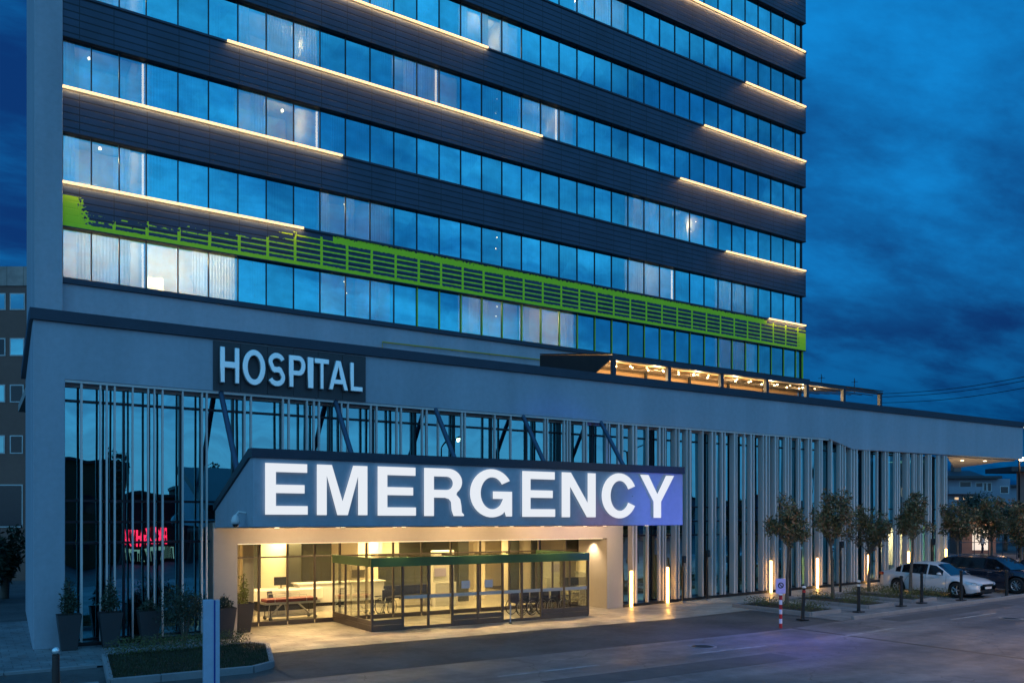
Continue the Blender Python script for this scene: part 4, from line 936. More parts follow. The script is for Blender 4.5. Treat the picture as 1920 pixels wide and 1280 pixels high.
def bollard(x, y, h, lb, tilt=0., top='black'):
    t = thing('bollard', lb, 'bollard', (x, y, g(x)+.01), 0, 'black flexible bollards along the street edge'); t.rotation_euler = (0, tilt, 0)
    b = MB(); b.box(-.20, .20, -.14, .14, 0, .045); b.build('base', 'black', t, bevel=.02)
    b = MB(); b.lathe([(.075, .045), (.065, .12), (.055, h-.12), (.055, h)], n=14); b.build('pole', 'black', t)
    b = MB(); b.lathe([(.062, h-.16), (.062, h-.08)], n=14); b.build('reflective_band', top, t)
    b = MB(); b.lathe([(.07, h), (.075, h+.03), (.05, h+.07), (.001, h+.08)], n=14); b.build('cap', 'whitep' if top != 'black' else 'black', t)
bollard(23.75, -7.3, 1.15, 'black bollard with a red and white collar, right of the striped post', math.radians(4), 'red')
bollard(27.1, -7.2, 1.15, 'black bollard with a white cap in front of the second planted bed', 0, 'whitep')
bollard(29.95, -7.1, 1.15, 'plain black bollard in front of the white car, third of the row', 0)
bollard(31.5, -7.0, 1.2, 'plain black bollard before the rear door of the white car', 0)
bollard(33.6, -7.45, 1.2, 'plain black bollard before the front wheel of the white car', 0)
bollard(36.3, -7.9, 1.1, 'slim black bollard between the white car and the dark car', 0)
t = thing('bollard', 'short brown bollard with a round pale top alone at the bottom left', 'bollard', (.1, -6.35, 0))
b = MB(); b.lathe([(.085, 0), (.075, .5), (.075, .72)], n=14); b.build('pole', mat('brown_bollard', (.06, .035, .03), .5), t); b = MB(); b.ball((0, 0, .80), .085, 14); b.build('ball_top', 'chrome', t)
t = thing('parking_post', 'red and white striped post with a small lilac plate by the first planted bed', 'sign', (21.7, -8.05, g(21.7)))
for k in range(7):
    b = MB(); b.lathe([(.055, .16*k), (.055, .16*k+.16)], n=12); b.build('stripe', 'red' if k % 2 == 0 else 'whitep', t)
b = MB(); b.lathe([(.07, 1.12), (.07, 1.16), (.001, 1.165)], n=12); b.build('collar', 'whitep', t)
b = MB(); b.box(-.17, .17, -.015, .015, 1.17, 1.68); p_ = b.build('sign_plate', 'lilac', t, bevel=.02)
b = MB(); torus(b, .085, .016, (0, -.02, 1.45), 'y', 20, 6); b.tube([(-.06, -.02, 1.51), (.06, -.02, 1.39)], .014, 6); b.build('ring_symbol', 'black', p_)
t.rotation_euler = (0, 0, math.radians(-32))
t = thing('guide_post', 'thin blue white post on the paving in front of the sliding doors', 'post', (14.7, -1.98, .012))
b = MB(); b.lathe([(.03, 0), (.022, .05), (.022, .62)], n=10); b.build('pole', 'signw', t); b = MB(); b.lathe([(.07, 0), (.07, .03), (.02, .04)], n=12); b.build('base', 'black', t)
b = MB(); b.ball((0, 0, .65), .028); b.build('tip', 'whitep', t)
def lamp_post(x, y, h, lb):
    t = thing('path_lamp', lb, 'lamp', (x, y, g(x)+.01), 0, 'slim dark path lamps along the pavement')
    b = MB(); b.box(-.12, .12, -.12, .12, 0, .05); b.build('base', 'kerb', t, bevel=.01)
    b = MB(); b.tube([(0, 0, .05), (0, 0, h)], .055, 10); b.build('pole', 'black', t)
    b = MB(); b.lathe([(.075, h-.30), (.085, h), (.001, h+.02)], n=12, off=(.0, -.09, 0)); b.build('lamp_head', 'black', t)
    b = MB(); b.lathe([(.001, h-.30), (.045, h-.30), (.045, h-.285)], n=10, off=(0, -.10, 0)); b.build('lens', 'lampw', t)
    spot('path_lamp_beam', (x, y-.13, g(x)+h-.32), (x, y-.05, g(x)), 26, WARM, 80, .6, .03)
lamp_post(26.0, -.35, 2.2, 'slim path lamp close to the fins, left of all the street trees')
lamp_post(29.6, -1.9, 2.5, 'slim path lamp right of the first street tree')
lamp_post(32.6, -2.3, 2.4, 'slim path lamp right beside the second street tree')
lamp_post(39.4, -2.6, 2.3, 'slim path lamp behind the roof of the white car')
lamp_post(24.6, -.3, 2.0, 'slim path lamp against the fins between two luminous tubes')
lamp_post(47.5, -3.0, 2.3, 'slim path lamp behind the roof of the dark car')
t = thing('security_camera', 'white dome security camera on a bracket at the left edge of the canopy', 'camera', (XC0-.03, YC+.7, 3.75))
b = MB(); b.tube([(.02, 0, .12), (-.18, 0, .16), (-.26, -.02, .06)], .03, 8); b.build('bracket', 'whitep', t)
b = MB(); b.lathe([(.03, .08), (.09, .02), (.12, -.08), (.12, -.16), (.09, -.18)], -.27, -.02, 16); b.build('housing', 'whitep', t)
b = MB(); b.ball((-.27, -.02, -.19), .085, 14); b.build('dome', 'carglass', t)
t = thing('street_lamp', 'bright orange street lamp at the right edge beside the far brown block', 'lamp', (0, 0, 0))
lx, ly, lz = at(1911, 62, 862); t.location = (lx, ly, .9)
b = MB(); b.tube([(0, 0, 0), (0, 0, lz-.9), (-.3, -.3, lz-.7)], [.09, .06, .04], 8); b.build('pole', 'black', t)
b = MB(); b.ball((-.3, -.3, lz-.85), .16, 12); b.build('lamp', 'bulb', t); point('street_lamp_light', (lx-.3, ly-.6, lz), 900, (1, .55, .22), .2)

# ================================================================== PLANTED BEDS AND TREES
for k, (xa, xb) in enumerate(((24.9, 26.6), (28.3, 29.9), (31.3, 32.9), (34.0, 34.2))):
    if k == 3: continue
    p = [(xa, -6.75), (xa, -2.9), (xb, -2.9), (xb, -6.75)]
    b = MB(); b.add([(x, y, g(x)+z) for z in (.0, .10) for x, y in p], [(4, 5, 6, 7)]); struct(b.build('planting_bed', 'soil'))
    kerb('kerb_planting_bed', p+[p[0]], .12, .15)
labs = iter(['low shrub at the near end of the first planted bed, behind the striped post', 'low shrub at the back of the first planted bed', 'low shrub at the front of the second planted bed', 'low shrub at the back of the second planted bed',
        'low shrub at the front of the third planted bed', 'low shrub at the back of the third planted bed', 'low shrub beside the rear wheel of the white car', 'low shrub between the wheels of the white car'])
for x, ya, yb in ((25.7, -6.4, -4.95), (25.7, -4.3, -3.1), (29.1, -6.4, -4.8), (29.1, -4.2, -3.1), (32.1, -6.4, -4.5), (32.1, -3.9, -3.1), (33.7, -4.3, -3.0), (33.7, -6.6, -5.2)):
    t = thing('low_shrub', next(labs), 'shrub', (x, (ya+yb)/2, g(x)+.08), 0, 'low shrubs in the planted beds')
    b = MB(); n = int((yb-ya)/.22)+1
    for k in range(n):
        for q in range(3): leaves(b, ((q-1)*.42+rnd.uniform(-.1, .1), ya+(yb-ya)*k/n-(ya+yb)/2, .17), (.25, .22, .16+rnd.uniform(0, .12)), 42, .085)
    b.build('foliage', 'shrub', t)
    for k in range(4): y = rnd.uniform(ya, yb)-(ya+yb)/2; xx = rnd.uniform(-.3, .3); b = MB(); b.tube([(xx, y, -.05), (xx+.05, y, .22)], .008, 4); b.build('stem', 'bark', t)
def tree(x, y, h, rw, rh, seed, lb, lean=0., n=2300):
    r = random.Random(seed); t = thing('street_tree', lb, 'tree', (x, y, g(x)+.05), 0, 'young magnolia trees along the pavement')
    tz = h-2*rh; tb = MB()
    top = Vector((lean, 0, tz+.25)); tb.tube([(0, 0, 0), (lean*.3, .02, tz*.4), (lean*.8, -.02, tz*.8), top], [.085, .06, .052, .045], 8)
    clumps = []
    for k in range(12):
        a = k*2.4+r.uniform(-.5, .5); q = r.uniform(.3, 1.15); ph = r.uniform(-.85, .95)
        e = Vector((lean+math.cos(a)*rw*q*math.sqrt(max(.12, 1-ph*ph)), math.sin(a)*rw*q*math.sqrt(max(.12, 1-ph*ph)), tz+rh+rh*ph))
        mid = top.lerp(e, .5)+Vector((r.uniform(-.1, .1), r.uniform(-.1, .1), -.05)); tb.tube([top-Vector((0, 0, r.uniform(0, .3))), mid, e], [.03, .018, .007], 5); clumps.append(e)
        e2 = mid+Vector((r.uniform(-.4, .4), r.uniform(-.4, .4), r.uniform(.1, .5))); tb.tube([mid, e2], [.012, .005], 4); clumps.append(e2)
    tb.build('trunk', 'bark', t)
    lb_ = MB(); per = n//len(clumps)
    for c in clumps:
        s = r.uniform(.22, .48); leaves(lb_, c, (s*rw*.9, s*rw*.9, s*rh*.8), per, .20, lambda: 1 if r.random() < .28 else 0, r)
    leaves(lb_, (lean, 0, tz+rh), (rw*.7, rw*.7, rh*.8), n//5, .19, 0, r)
    lb_.build('crown', ['leaf', 'leaf2'], t); return t
TL = ['first street tree at the left end of the row, bushy crown behind the striped post', 'second street tree with tall ragged crown tip, beside a path lamp', 'third street tree, trunk rising left of the white car', 'fourth street tree, slender trunk in front of the white car doors', 'fifth street tree above the windscreen of the white car', 'sixth street tree above the dark car', 'last street tree of the row, cropped by the right edge']
for i, (x, y, p_, yt, yb, hw) in enumerate(((26.15, -4.6, 1478, 936, 1024, 38), (29.7, -4.1, 1573, 922, 1028, 34), (33.3, -3.3, 1650, 940, 1040, 34), (34.0, -4.9, 1733, 928, 1018, 30), (41.0, -4.6, 1795, 938, 1020, 32), (44.5, -5.4, 1858, 930, 1018, 34), (45.5, -8.2, 1912, 945, 1030, 30))):
    q = proj(x, y, 0)[2]; m_ = F/q; zt_ = H+(HZ-yt)/m_; zb_ = H+(HZ-yb)/m_
    if i > 3: x_, y_, _ = at(p_, q); x, y = x_, y_
    tree(x, y, zt_-g(x), hw/m_, (zt_-zb_)/2, 20+i, TL[i], lean=(.1, -.15, .05, .2, 0, .05, .1)[i])

# ================================================================== VEHICLES
def car(loc, rz, lb, paint, L=4.65, Hh=1.45, W=1.80, suv=False):
    """nose towards +x; lofted body with open wheel arches, separate glass, wheels, lamps"""
    t = thing('parked_car', lb, 'car', loc, rz); hw = W/2; xr, xf = -L/2, L/2; wr = .32 if not suv else .36
    ax = (xr+.98, xf-.90)
    def lerp(tab, x):
        for (a, va), (c, vc) in zip(tab, tab[1:]):
            if x <= c: k = (x-a)/(c-a); k = k*k*(3-2*k) if abs(vc-va) > .15 else k; return va+(vc-va)*k
        return tab[-1][1]
    s = Hh/1.45
    if not suv: top = [(xr, .80*s), (xr+.06, .98*s), (xr+.6, 1.02*s), (0, .96*s), (xf-1.35, .93*s), (xf-.5, .80*s), (xf-.12, .68*s), (xf, .52*s)]
    else: top = [(xr, .85*s), (xr+.06, .98*s), (xr+.6, .98*s), (0, .95*s), (xf-1.2, .92*s), (xf-.4, .82*s), (xf-.08, .70*s), (xf, .52*s)]
    wid = [(xr, .80), (xr+.25, .95), (xr+.8, 1.), (xf-1.0, 1.), (xf-.35, .93), (xf-.1, .82), (xf, .66)]
    xs = sorted(set([xr+(L)*k/64 for k in range(65)]))
    bm = MB(); rings = []
    for x in xs:
        zt = lerp(top, x); w_ = lerp(wid, x)*hw; zb = .20+.10*max(0, (abs(x)-L/2+.3)/.3)
        arch = zb
        for a in ax:
            d = abs(x-a)
            if d < wr+.07: arch = max(arch, wr+math.sqrt((wr+.07)**2-d*d))
        pr = [(w_*.93, zb), (w_*.985, .34), (w_, .55), (w_*.985, zt-.20), (w_*.95, zt-.07), (w_*.86, zt-.012), (w_*.45, zt+.012), (0, zt+.02)]
        pr = [(a, max(c, arch)) if a > .8*w_ and c < zt-.06 else (a, c) for a, c in pr]
        ring = [(x, a, c) for a, c in pr]+[(x, -a, c) for a, c in pr[-2::-1]]; rings.append(ring)
    n = len(rings[0]); vs = [p for r_ in rings for p in r_]
    fs = [(i*n+k, i*n+k+1, (i+1)*n+k+1, (i+1)*n+k) for i in range(len(xs)-1) for k in range(n-1)]
    fs += [tuple(range(n)), tuple((len(xs)-1)*n+k for k in range(n-1, -1, -1))]
    bm.add(vs, fs, 0, True); body = bm.build('body', paint, t)
    b = MB(); b.box(xr+.15, xf-.2, -hw*.72, hw*.72, .16, .62); b.build('underbody', 'black', t)
    # cabin
    if not suv: roof = [(xr+.42, 1.0*s), (xr+1.2, 1.36*s), (xr+1.7, 1.44*s), (-.05, 1.45*s), (.42, 1.38*s), (xf-1.22, .93*s)]
    else: roof = [(xr+.10, 1.0*s), (xr+.40, 1.36*s), (xr+1.0, 1.44*s), (0, 1.45*s), (.5, 1.38*s), (xf-1.15, .93*s)]
    c0, c1 = roof[0][0], roof[-1][0]; cs = [c0+(c1-c0)*k/84 for k in range(85)]
    pb, gb = MB(), MB(); prev = None
    rl = lambda x: next(va+(vc-va)*(x-a)/(c-a) for (a, va), (c, vc) in zip(roof, roof[1:]) if x <= c+1e-6)
    for k, x in enumerate(cs):
        zt = rl(x); zb = lerp(top, x)-.03; wb = hw*.90; f = min(1, max(0, (zt-zb)/(.5*s))); wr_ = hw*(.90-.22*f)
        cur = [(x, wb, zb), (x, wb+(wr_-wb)*.86, zb+(zt-zb)*.86), (x, wr_*.93, zt-.02*f), (x, wr_*.5, zt+.015*f), (x, 0, zt+.02*f)]
        cur += [(a, -c_, d) for a, c_, d in cur[-2::-1]]
        if prev:
            xm = (x+cs[k-1])/2; slopef = xm > .42; sloper = xm < roof[1][0]
            pill = min(abs(xm-q) for q in ((xr+1.15, .08) if not suv else (xr+.95, .08)))
            for q in range(8):
                side = q in (0, 7); frm = q in (1, 6); edge = (xm < c0+(.42 if not suv else .18)) or xm > c1-.34
                zlow = min(prev[0][2], cur[0][2])
                isg = (side and pill > .035 and not edge) or (not side and not frm and (slopef or sloper))
                (gb if isg else pb).add([prev[q], prev[q+1], cur[q+1], cur[q]], [(0, 1, 2, 3)], 0, True)
        prev = cur
    pb.build('roof', paint, t); gb.build('window_glass', 'carglass', t)
    for sx in ax:
        for sy in (-1, 1):
            b = MB(); b.lathe([(wr*.62, -.10), (wr*.92, -.11), (wr, -.07), (wr, .07), (wr*.92, .11), (wr*.62, .10)], n=28, axis='y'); tz = b.build('wheel', 'tyre', t, (sx, sy*(hw-.11), wr))
            b = MB(); b.lathe([(wr*.64, -.085), (wr*.60, -.1), (wr*.60, .1), (wr*.64, .085)], n=24, axis='y')
            for k in range(5 if not suv else 10):
                a = k*2*math.pi/(5 if not suv else 10); ca, sa = math.cos(a), math.sin(a)
                b.tube([(ca*.03, sy*.09, sa*.03), (ca*wr*.61, sy*.085, sa*wr*.61)], .028 if not suv else .014, 6)
            b.lathe([(.001, sy*.10), (.05, sy*.095), (.05, sy*.05)], n=12, axis='y'); b.build('rim', 'alloy', tz)
            b = MB(); b.lathe([(.001, -.03), (wr*.6, -.03)], n=20, axis='y'); b.build('brake_disc', 'black', tz)
            b = MB(); b.lathe([(.001, -.10), (wr+.06, -.10), (wr+.06, .02)], n=24, axis='y', off=(sx, sy*(hw-.32), wr)) if False else b.box(sx-.3, sx+.3, sy*(hw-.40), sy*(hw-.38), .3, .6); b.build('wheel_arch_liner', 'black', t)
    for sy in (-1, 1):
        wf = hw*.90
        b = MB(); b.add([(xf-.50, sy*hw*.975, .72*s), (xf-.12, sy*hw*.80, .665*s), (xf-.05, sy*hw*.74, .58*s), (xf-.45, sy*hw*.97, .60*s)], [(0, 1, 2, 3)]); b.add([(xf-.12, sy*hw*.80, .67*s), (xf-.02, sy*hw*.50, .63*s), (xf+.005, sy*hw*.48, .57*s), (xf-.05, sy*hw*.76, .58*s)], [(0, 1, 2, 3)]); b.build('headlight', 'lens', t)
        b = MB(); b.box(xr-.01, xr+.10, sy*hw*.52, sy*hw*.80, .80*s, .93*s); b.box(xr+.05, xr+.26, sy*hw*.82, sy*hw*.955, .80*s, .93*s); b.build('tail_light', 'tail', t, bevel=.02)
        b = MB(); b.ball((.72, sy*(hw+.09), .98*s), .10, 10, sz=.7); b.tube([(.74, sy*hw*.9, .93*s), (.73, sy*(hw+.06), .96*s)], .02, 6); b.build('wing_mirror', paint, t)
        for hx in (-.72, .32): b = MB(); b.tube([(hx-.10, sy*hw*1.0, .80*s), (hx+.10, sy*hw*1.0, .80*s)], .014, 6); b.build('door_handle', 'alloy', t)
        b = MB()
        for dx_ in (-.95, .02, .98):
            b.tube([(dx_ if dx_ > -.9 else dx_+.2, sy*hw*.975, .90*s), (dx_, sy*hw*1.0, .60), (dx_, sy*hw*.985, .32)], .006, 4)
        b.build('door_seam', 'black', t)
    b = MB(); b.box(xf-.10, xf+.012, -hw*.45, hw*.45, .50*s, .60*s); b.box(xf-.08, xf+.008, -hw*.62, hw*.62, .24, .36); b.build('grille', 'black', t, bevel=.01)
    b = MB(); b.box(xf-.02, xf+.02, -.25, .25, .40, .49); b.build('number_plate', 'whitep', t)
    return t
gx = lambda x: g(x)+.012
car((35.25, -5.35, gx(35.25)), -math.pi/2, 'white saloon car parked nose out behind the bollards', 'carwhite')
car((38.6, -6.1, gx(38.6)), -math.pi/2, 'dark blue tall estate car parked right of the white saloon', 'carblack', 4.75, 1.62, 1.86, True)
x_, y_, _ = at(1905, 48); car((42.2, -7.2, gx(42.2)), -math.pi/2, 'dark low car partly hidden behind the dark blue estate car', 'carblack')
car((45.6, -7.6, gx(45.6)), -math.pi/2, 'white car with dark windows at the right edge, behind the dark cars', 'carwhite')

# ================================================================== PERSON far right
px_, py_, _ = at(1842, 66)
t = thing('person', 'person in a white shirt walking behind the dark car, by the lit doorway', 'person', (px_, py_, .9)); pz = .9
me = bpy.data.meshes.new('body'); 
J = [(0, 0, .95), (0, 0, 1.15), (0, 0, 1.42), (0, 0, 1.52), (.0, -.01, 1.68), (.10, 0, .90), (.14, .12, .50), (.12, .02, .06), (.12, -.12, .03), (-.10, 0, .90), (-.12, -.14, .50), (-.12, .10, .08), (-.12, 0, .04), (.19, 0, 1.40), (.25, .04, 1.13), (.24, -.10, .90), (.24, -.16, .82), (-.19, 0, 1.40), (-.25, .02, 1.13), (-.24, .12, .9), (-.24, .16, .82)]
E_ = [(0, 1), (1, 2), (2, 3), (3, 4), (0, 5), (5, 6), (6, 7), (7, 8), (0, 9), (9, 10), (10, 11), (11, 12), (2, 13), (13, 14), (14, 15), (15, 16), (2, 17), (17, 18), (18, 19), (19, 20)]
Rr = [.14, .13, .14, .06, .105, .09, .06, .04, .035, .09, .06, .04, .035, .06, .045, .035, .03, .06, .045, .035, .03]
me.from_pydata(J, E_, []); o = bpy.data.objects.new('body', me); C.objects.link(o); o.parent = t
sk = o.modifiers.new('skin', 'SKIN'); 
for i, r_ in enumerate(Rr): me.skin_vertices[0].data[i].radius = (r_, r_*.75)
me.skin_vertices[0].data[0].use_root = True
o.modifiers.new('sub', 'SUBSURF').levels = 1; me.materials.append(M['navy'])
b = MB(); b.lathe([(.15, .93), (.17, 1.15), (.19, 1.35), (.13, 1.46), (.07, 1.50)], n=14); o2 = b.build('shirt', 'whitep', t); o2.scale = (1.1, .85, 1)
b = MB(); b.ball((0, .015, 1.71), .112, 12); b.build('hair', 'black', t)

# ================================================================== FAR BUILDINGS
def block(name, lb, cat, cx_, dep, wpx0, wpx1, ytop, m, rows, mw='aptw', ybase=None, depth=12, rz=None, trim=None, z0=0.):
    a = at(wpx0, dep); c = at(wpx1, dep); ztop = H+(HZ-ytop)/F*dep
    ux, uy = c[0]-a[0], c[1]-a[1]; Lw = math.hypot(ux, uy); ang = math.atan2(uy, ux)
    t = thing(name, lb, cat, (a[0], a[1], z0), ang)
    bk = []
    for p_ in (wpx1, wpx0):
        q_ = at(p_, dep+depth); vx_, vy_ = q_[0]-a[0], q_[1]-a[1]; bk.append((vx_*math.cos(ang)+vy_*math.sin(ang), -vx_*math.sin(ang)+vy_*math.cos(ang)))
    b = MB(); b.prism([(0, 0), (Lw, 0)]+bk, 'z', -1, ztop-z0); b.build('wall', m, t)
    for (p0, p1, y0, y1, mm) in rows:
        x0 = (p0-wpx0)/(wpx1-wpx0)*Lw; x1 = (p1-wpx0)/(wpx1-wpx0)*Lw; zt = H+(HZ-y0)/F*dep-z0; zb = H+(HZ-y1)/F*dep-z0
        b = MB(); b.box(x0-.07, x1+.07, -.03, .0-.003, zb-.07, zt+.07); f_ = b.build('window', trim or 'apt', t)
        b = MB(); b.quad((x0, -.04, zb), (x1, -.04, zb), (x1, -.04, zt), (x0, -.04, zt)); b.build('pane', mm, f_)
    return t, Lw, ztop-z0, dep
rows = []
for y0, y1, m1, m2 in ((552, 579, 'skyglass', 'skyglass'), (636, 665, 'aptw', 'skyglass'), (723, 752, 'skyglass', 'aptw'), (818, 848, 'skyglass', 'aptw')):
    rows += [(21, 45-(y0-552)*.014, y0, y1, m2), (-12, 9-(y0-552)*.006, y0, y1, m1), (-62, -40, y0, y1, m1)]
rows.append((-70, 41, 910, 986, 'aptw'))
t, Lw, zt, dp_ = block('office_block', 'brown rendered block with small square windows at the left edge', 'building', 0, 52, -140, 62, 536, 'brown', rows, trim='whitep')
b = MB(); b.box(-.05, Lw+.05, -.06, 12, zt, zt+(536-500)/F*52); b.build('parapet', paving('parapet_tiles', (.50, .38, .34), 1.0, .62, .02), t)
# apartments beyond the overhang
t, Lw, zt, dp_ = block('apartment_building', 'pale low apartment building with balconies seen below the overhang', 'building', 0, 120, 1770, 1894, 897, 'apt', [(1830, 1842, 905, 919, 'aptw'), (1845, 1849, 905, 919, 'aptw'), (1852, 1858, 905, 920, 'aptw'), (1790, 1797, 932, 941, 'litw'), (1806, 1813, 932, 941, 'litw'), (1818, 1823, 931, 938, 'shop'), (1800, 1820, 903, 916, 'aptw'), (1876, 1890, 912, 924, 'aptw')], trim='whitep')
b = MB(); b.box(-.6, Lw*.82, -1.0, 5, zt, zt+.35); b.prism([(-.5, zt+.352), (5, zt+.352), (3.5, zt+1.3)], 'x', .2, Lw*.6); b.build('roof', 'slate', t)
for y_ in (926, 950): z_ = H+(HZ-y_)/F*120; b = MB(); b.box(0, Lw*.5, -1.4, -.005, z_, z_+.15); b.box(0, Lw*.5, -1.4, -1.32, z_+.151, z_+1.); b.build('balcony', 'apt', t)
b = MB(); b.box(3, 4, 3, 4, zt+.3, zt+2.2); b.build('chimney', 'brown', t)
t, Lw, zt, dp_ = block('apartment_building', 'narrow grey house between the pale apartments and the brown block', 'building', 0, 135, 1880, 1915, 912, 'apt', [(1884, 1890, 918, 928, 'aptw'), (1884, 1890, 940, 950, 'aptw')], trim='whitep')
b = MB(); b.box(-.4, Lw+.4, -.8, 4, zt, zt+.3); b.build('roof', 'slate', t)
t, Lw, zt, dp_ = block('apartment_building', 'dark brown block with projecting flat roof at the right edge', 'building', 0, 90, 1906, 2000, 884, 'brown', [(1925, 1935, 900, 915, 'aptw'), (1925, 1935, 940, 955, 'litw')])
b = MB(); b.box(-1.1, Lw+.5, -1., 4, zt, zt+.5); b.build('roof', 'slate', t)
# dark garden trees and lit kiosk
def far_tree(p_, dep, ytop, hwpx, lb, seed, m='darkleaf', kind='tree'):
    x, y, _ = at(p_, dep); z = .88 if p_ > 1000 else 0.; s = dep/F; h = H+(HZ-ytop)*s-z; rw = hwpx*s; r = random.Random(seed)
    t = thing('garden_tree', lb, 'tree', (x, y, z)); b = MB(); b.tube([(0, 0, 0), (.1, 0, h*.5), (0, 0, h*.8)], [.2, .14, .05], 8); b.build('trunk', 'bark', t)
    b = MB()
    for k in range(14): a = r.uniform(0, 6.28); q = r.uniform(.1, .8); leaves(b, (math.cos(a)*rw*q, math.sin(a)*rw*q, h*r.uniform(.35, .85)), (rw*.45, rw*.45, h*.18), 170, .35, 0, r)
    b.build('crown', m, t)
far_tree(1830, 80, 918, 40, 'large dark tree in front of the pale apartments', 1)
far_tree(1885, 76, 938, 34, 'dark rounded tree behind the last street trees', 2)
far_tree(1938, 74, 925, 34, 'dark tree cropped by the right edge below the street lamp', 3)
far_tree(8, 40, 985, 30, 'dark tree at the left edge in front of the brown block', 4)
far_tree(-30, 38, 960, 36, 'dark tree just left of the frame beside the brown block', 5)
x, y, _ = at(1831, 70); t = thing('kiosk', 'small lit kiosk with a pale grid shutter beyond the parked cars', 'kiosk', (x, y, .88), -math.atan2(SW, CW))
b = MB(); b.box(-1.2, 1.6, 0, 2, 0, 2.6); b.build('wall', 'brown', t); b = MB(); b.box(-.35, .95, -.05, -.01, .3, 2.1); b.build('shutter', glow('kiosk_glow', (1, .8, .6), .8), t)
b = MB(); b.box(-1.8, 3.2, -.9, 2.2, 2.6, 2.75); b.build('roof', 'slate', t)
point('kiosk_light', (x, y-1.2, 3.2), 60, WARM)
x, y, _ = at(1880, 60); b = MB()
for k in range(9): b.tube([(-3+k, 0, 0), (-3+k, 0, 1.9)], .03, 6)
for z in (.4, 1.2, 1.85): b.tube([(-3, 0, z), (5, 0, z)], .025, 6)
tag(b.build('fence', 'dark_metal', None, (x, y, .88), -math.atan2(SW, CW)), 'dark metal rail fence behind the parked cars at the right', 'fence')
# overhead wires
for k, (ya, yb) in enumerate(((738, 700), (744, 708), (755, 722))):
    a = at(1650, 105, ya); c = at(1990, 78, yb-8); b = MB()
    b.tube([(a[0]+(c[0]-a[0])*q/12, a[1]+(c[1]-a[1])*q/12, a[2]+(c[2]-a[2])*q/12-.5*math.sin(math.pi*q/12)) for q in range(13)], .035, 5)
    tag(b.build('overhead_wire', 'black'), ['topmost of the three wires crossing the sky at the right', 'middle of the three wires crossing the sky at the right', 'lowest of the three wires crossing the sky at the right'][k], 'wire', 'overhead wires')

# ================================================================== OTHER SIDE OF THE STREET (seen only mirrored in the glass)
def mx(p_, Yv, yy): # where a reflected pixel lies, mirrored about the podium glass
    X_, Z_ = px(p_, yy, Yv); return X_, 2*YG-Yv, Z_
Yv = 52.
def opp(p0, p1, yt, m, name, lb, dY=0., wins_=True):
    x0, y_, z_ = mx(p0, Yv+dY, yt); x1 = mx(p1, Yv+dY, yt)[0]
    t = thing(name, lb, 'building', (x0, y_, 0)); W_ = x1-x0
    b = MB(); b.box(0, W_, -10, 0, 0, z_); b.build('wall', m, t)
    b = MB(); b.box(-.3, W_+.3, -10.3, .3, z_, z_+.3); b.build('roof', 'slate', t)
    if wins_:
        k = 0
        for i in range(int(W_/2.6)):
            for zz in [1.2+3*q for q in range(int(z_/3.1))]:
                k += 1
                if k > 24: break
                b = MB(); b.box(1+i*2.6, 2.3+i*2.6, .0, .06, zz, zz+1.4); b.build('window', 'aptw', t)
    return t
opp(60, 235, 866, 'ochre', 'house', 'ochre house across the street')
t = opp(225, 345, 925, 'awning', 'shop', 'single storey shop with a red neon sign across the street', -3, False)
x0, y_, z_ = mx(226, Yv-3, 925); x1 = mx(345, Yv-3, 925)[0]
b = MB(); b.box(.3, x1-x0-.3, .02, .08, .3, px(280, 1022, Yv-3)[1]); b.build('shop_window', 'shop', t)
for k in range(12):
    b = MB(); xx = .4+(x1-x0-.8)*k/12; b.box(xx, xx+.25, .09, .3, .2, rnd.uniform(1., 2.4)); b.build('display', rnd.choice(('black', 'navy', 'brown')), t)
b = MB(); b.box(-.4, x1-x0+.4, .02, .5, px(280, 1020, Yv-3)[1], px(280, 984, Yv-3)[1]); b.build('fascia', 'awning', t)
sg = thing('neon_sign', 'red neon lettering on the shop across the street, seen mirrored in the left glazing', 'sign', (x0, y_+.55, 0))
za, zb_ = px(262, 985, Yv-3)[1], px(262, 1016, Yv-3)[1]; lw = (mx(303, Yv-3, 0)[0]-mx(221, Yv-3, 0)[0])/5; xl = mx(221, Yv-3, 0)[0]-x0
for k, ch in enumerate('EHXANE'[:5]):
    me = letter_mesh(ch, 0, lw*.8, zb_, za, 0, .06); me.transform(Matrix.Rotation(math.pi, 4, 'Z')); me.transform(Matrix.Translation((xl+lw*(5-k)-.1*lw, .0, 0))); letter_obj(me, ['neon'], sg)
opp(345, 470, 905, 'brown', 'house', 'brown house across the street beside the shop', 2)
opp(470, 700, 915, 'apt', 'house', 'long grey house across the street', 4)
opp(-160, 60, 900, 'brown', 'house', 'brown house across the street, left of the ochre one', 3)
opp(720, 1000, 925, 'brown', 'house', 'dark terrace across the street, opposite the canopy', 8)
opp(1020, 1500, 930, 'apt', 'house', 'pale terrace across the street, opposite the fins', 12)
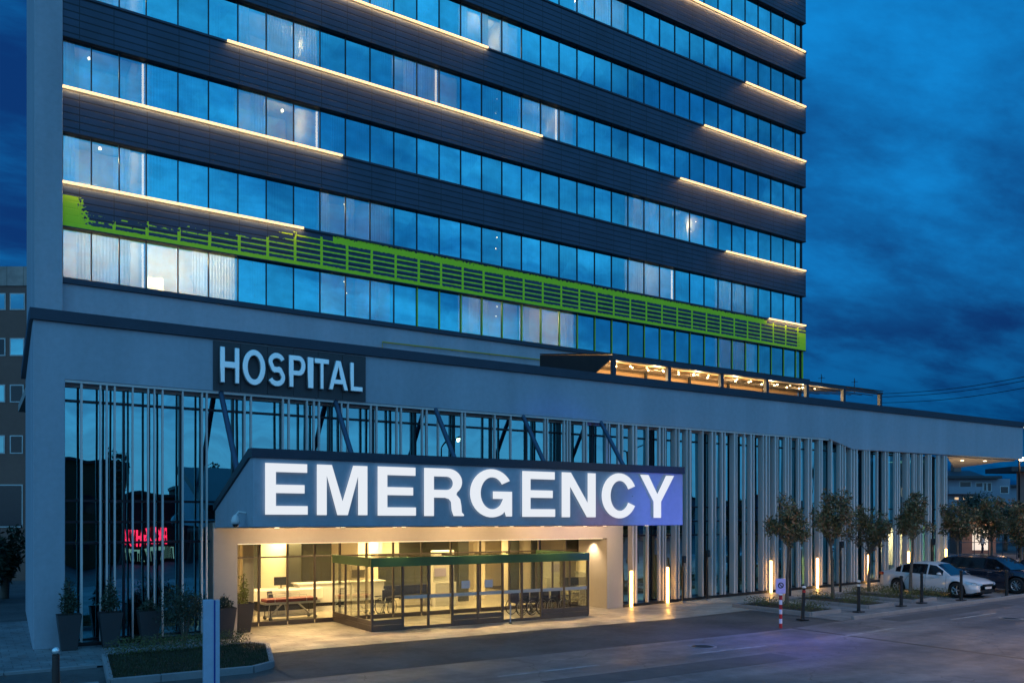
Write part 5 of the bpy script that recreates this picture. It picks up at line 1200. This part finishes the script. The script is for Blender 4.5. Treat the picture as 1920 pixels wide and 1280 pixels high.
for k, (p_, yt_, w_) in enumerate(((225, 820, 16), (375, 850, 22), (700, 885, 20), (560, 900, 22))):
    X_, Y_, Z_ = mx(p_, Yv-6, yt_); s = (Yv+27)/F; h = Z_; rw = w_*s*1.1
    t = thing('poplar_tree', ['slender tree', 'broad dark tree', 'rounded street tree', 'low spreading tree'][k]+' across the street', 'tree', (X_, Y_, 0)); b = MB(); b.tube([(0, 0, 0), (0, 0, h*.8)], [.2, .05], 6); b.build('trunk', 'bark', t)
    b = MB()
    for q in range(12): leaves(b, (rnd.uniform(-.5, .5)*rw, rnd.uniform(-.5, .5)*rw, h*(.3+.6*q/12)), (rw*.6*(1.15-q/14), rw*.6, h*.09), 110, .4)
    b.build('crown', 'darkleaf', t)

# street lamps standing on the near side of the road, just outside the picture
for k, (x, y, e) in enumerate(((24, -19.5, 2600), (40, -20.5, 3600), (58, -19, 3200))):
    t = thing('street_lamp', ['near side street lamp opposite the first planted bed', 'near side street lamp opposite the parked cars', 'farthest street lamp on the near side of the road'][k], 'lamp', (x, y, g(x)), 0, 'street lamps on the near side of the road')
    b = MB(); b.tube([(0, 0, 0), (0, 0, 8.2), (0, .6, 8.6), (0, 1.8, 8.7)], [.09, .06, .05, .04], 8); b.build('pole', 'black', t)
    b = MB(); b.box(-.12, .12, 1.5, 2.1, 8.66, 8.76); b.build('lamp_head', 'black', t); b = MB(); b.box(-.09, .09, 1.6, 2.0, 8.64, 8.655); b.build('lens', 'bulb', t)
    spot('street_lamp_beam', (x, y+1.8, 8.6+g(x)), (x, y+6.5, 0), e, (1, .62, .36), 125, .7, .15)

for k, (x, y, lb) in enumerate(((16.5, -9.6, 'round manhole cover in the road nearer the entrance'), (29.5, -11.6, 'round manhole cover in the road opposite the parked cars'))):
    t = thing('manhole_cover', lb, 'manhole cover', (x, y, g(x)+.006), 0, 'manhole covers in the road')
    b = MB(); b.lathe([(.001, .006), (.30, .006), (.31, 0)], n=28); b.build('lid', 'black', t); b = MB(); b.lathe([(.32, 0), (.33, .008), (.40, .008), (.41, 0)], n=28); b.build('rim', 'kerb', t)

for k, (xa, xb, ya, yb) in enumerate(((9.5, 17.2, -12.6, -11.5), (26., 33.5, -9.7, -8.75), (38, 47, -13.2, -12.2))):
    sheet('road_patch', mat('fresh_asphalt_patch', (.10, .098, .105), .7, var=.3, scale=2, bump=.4, bscale=90) if k == 0 else bpy.data.materials['fresh_asphalt_patch'], xa, xb, ya, yb, .004, 1)
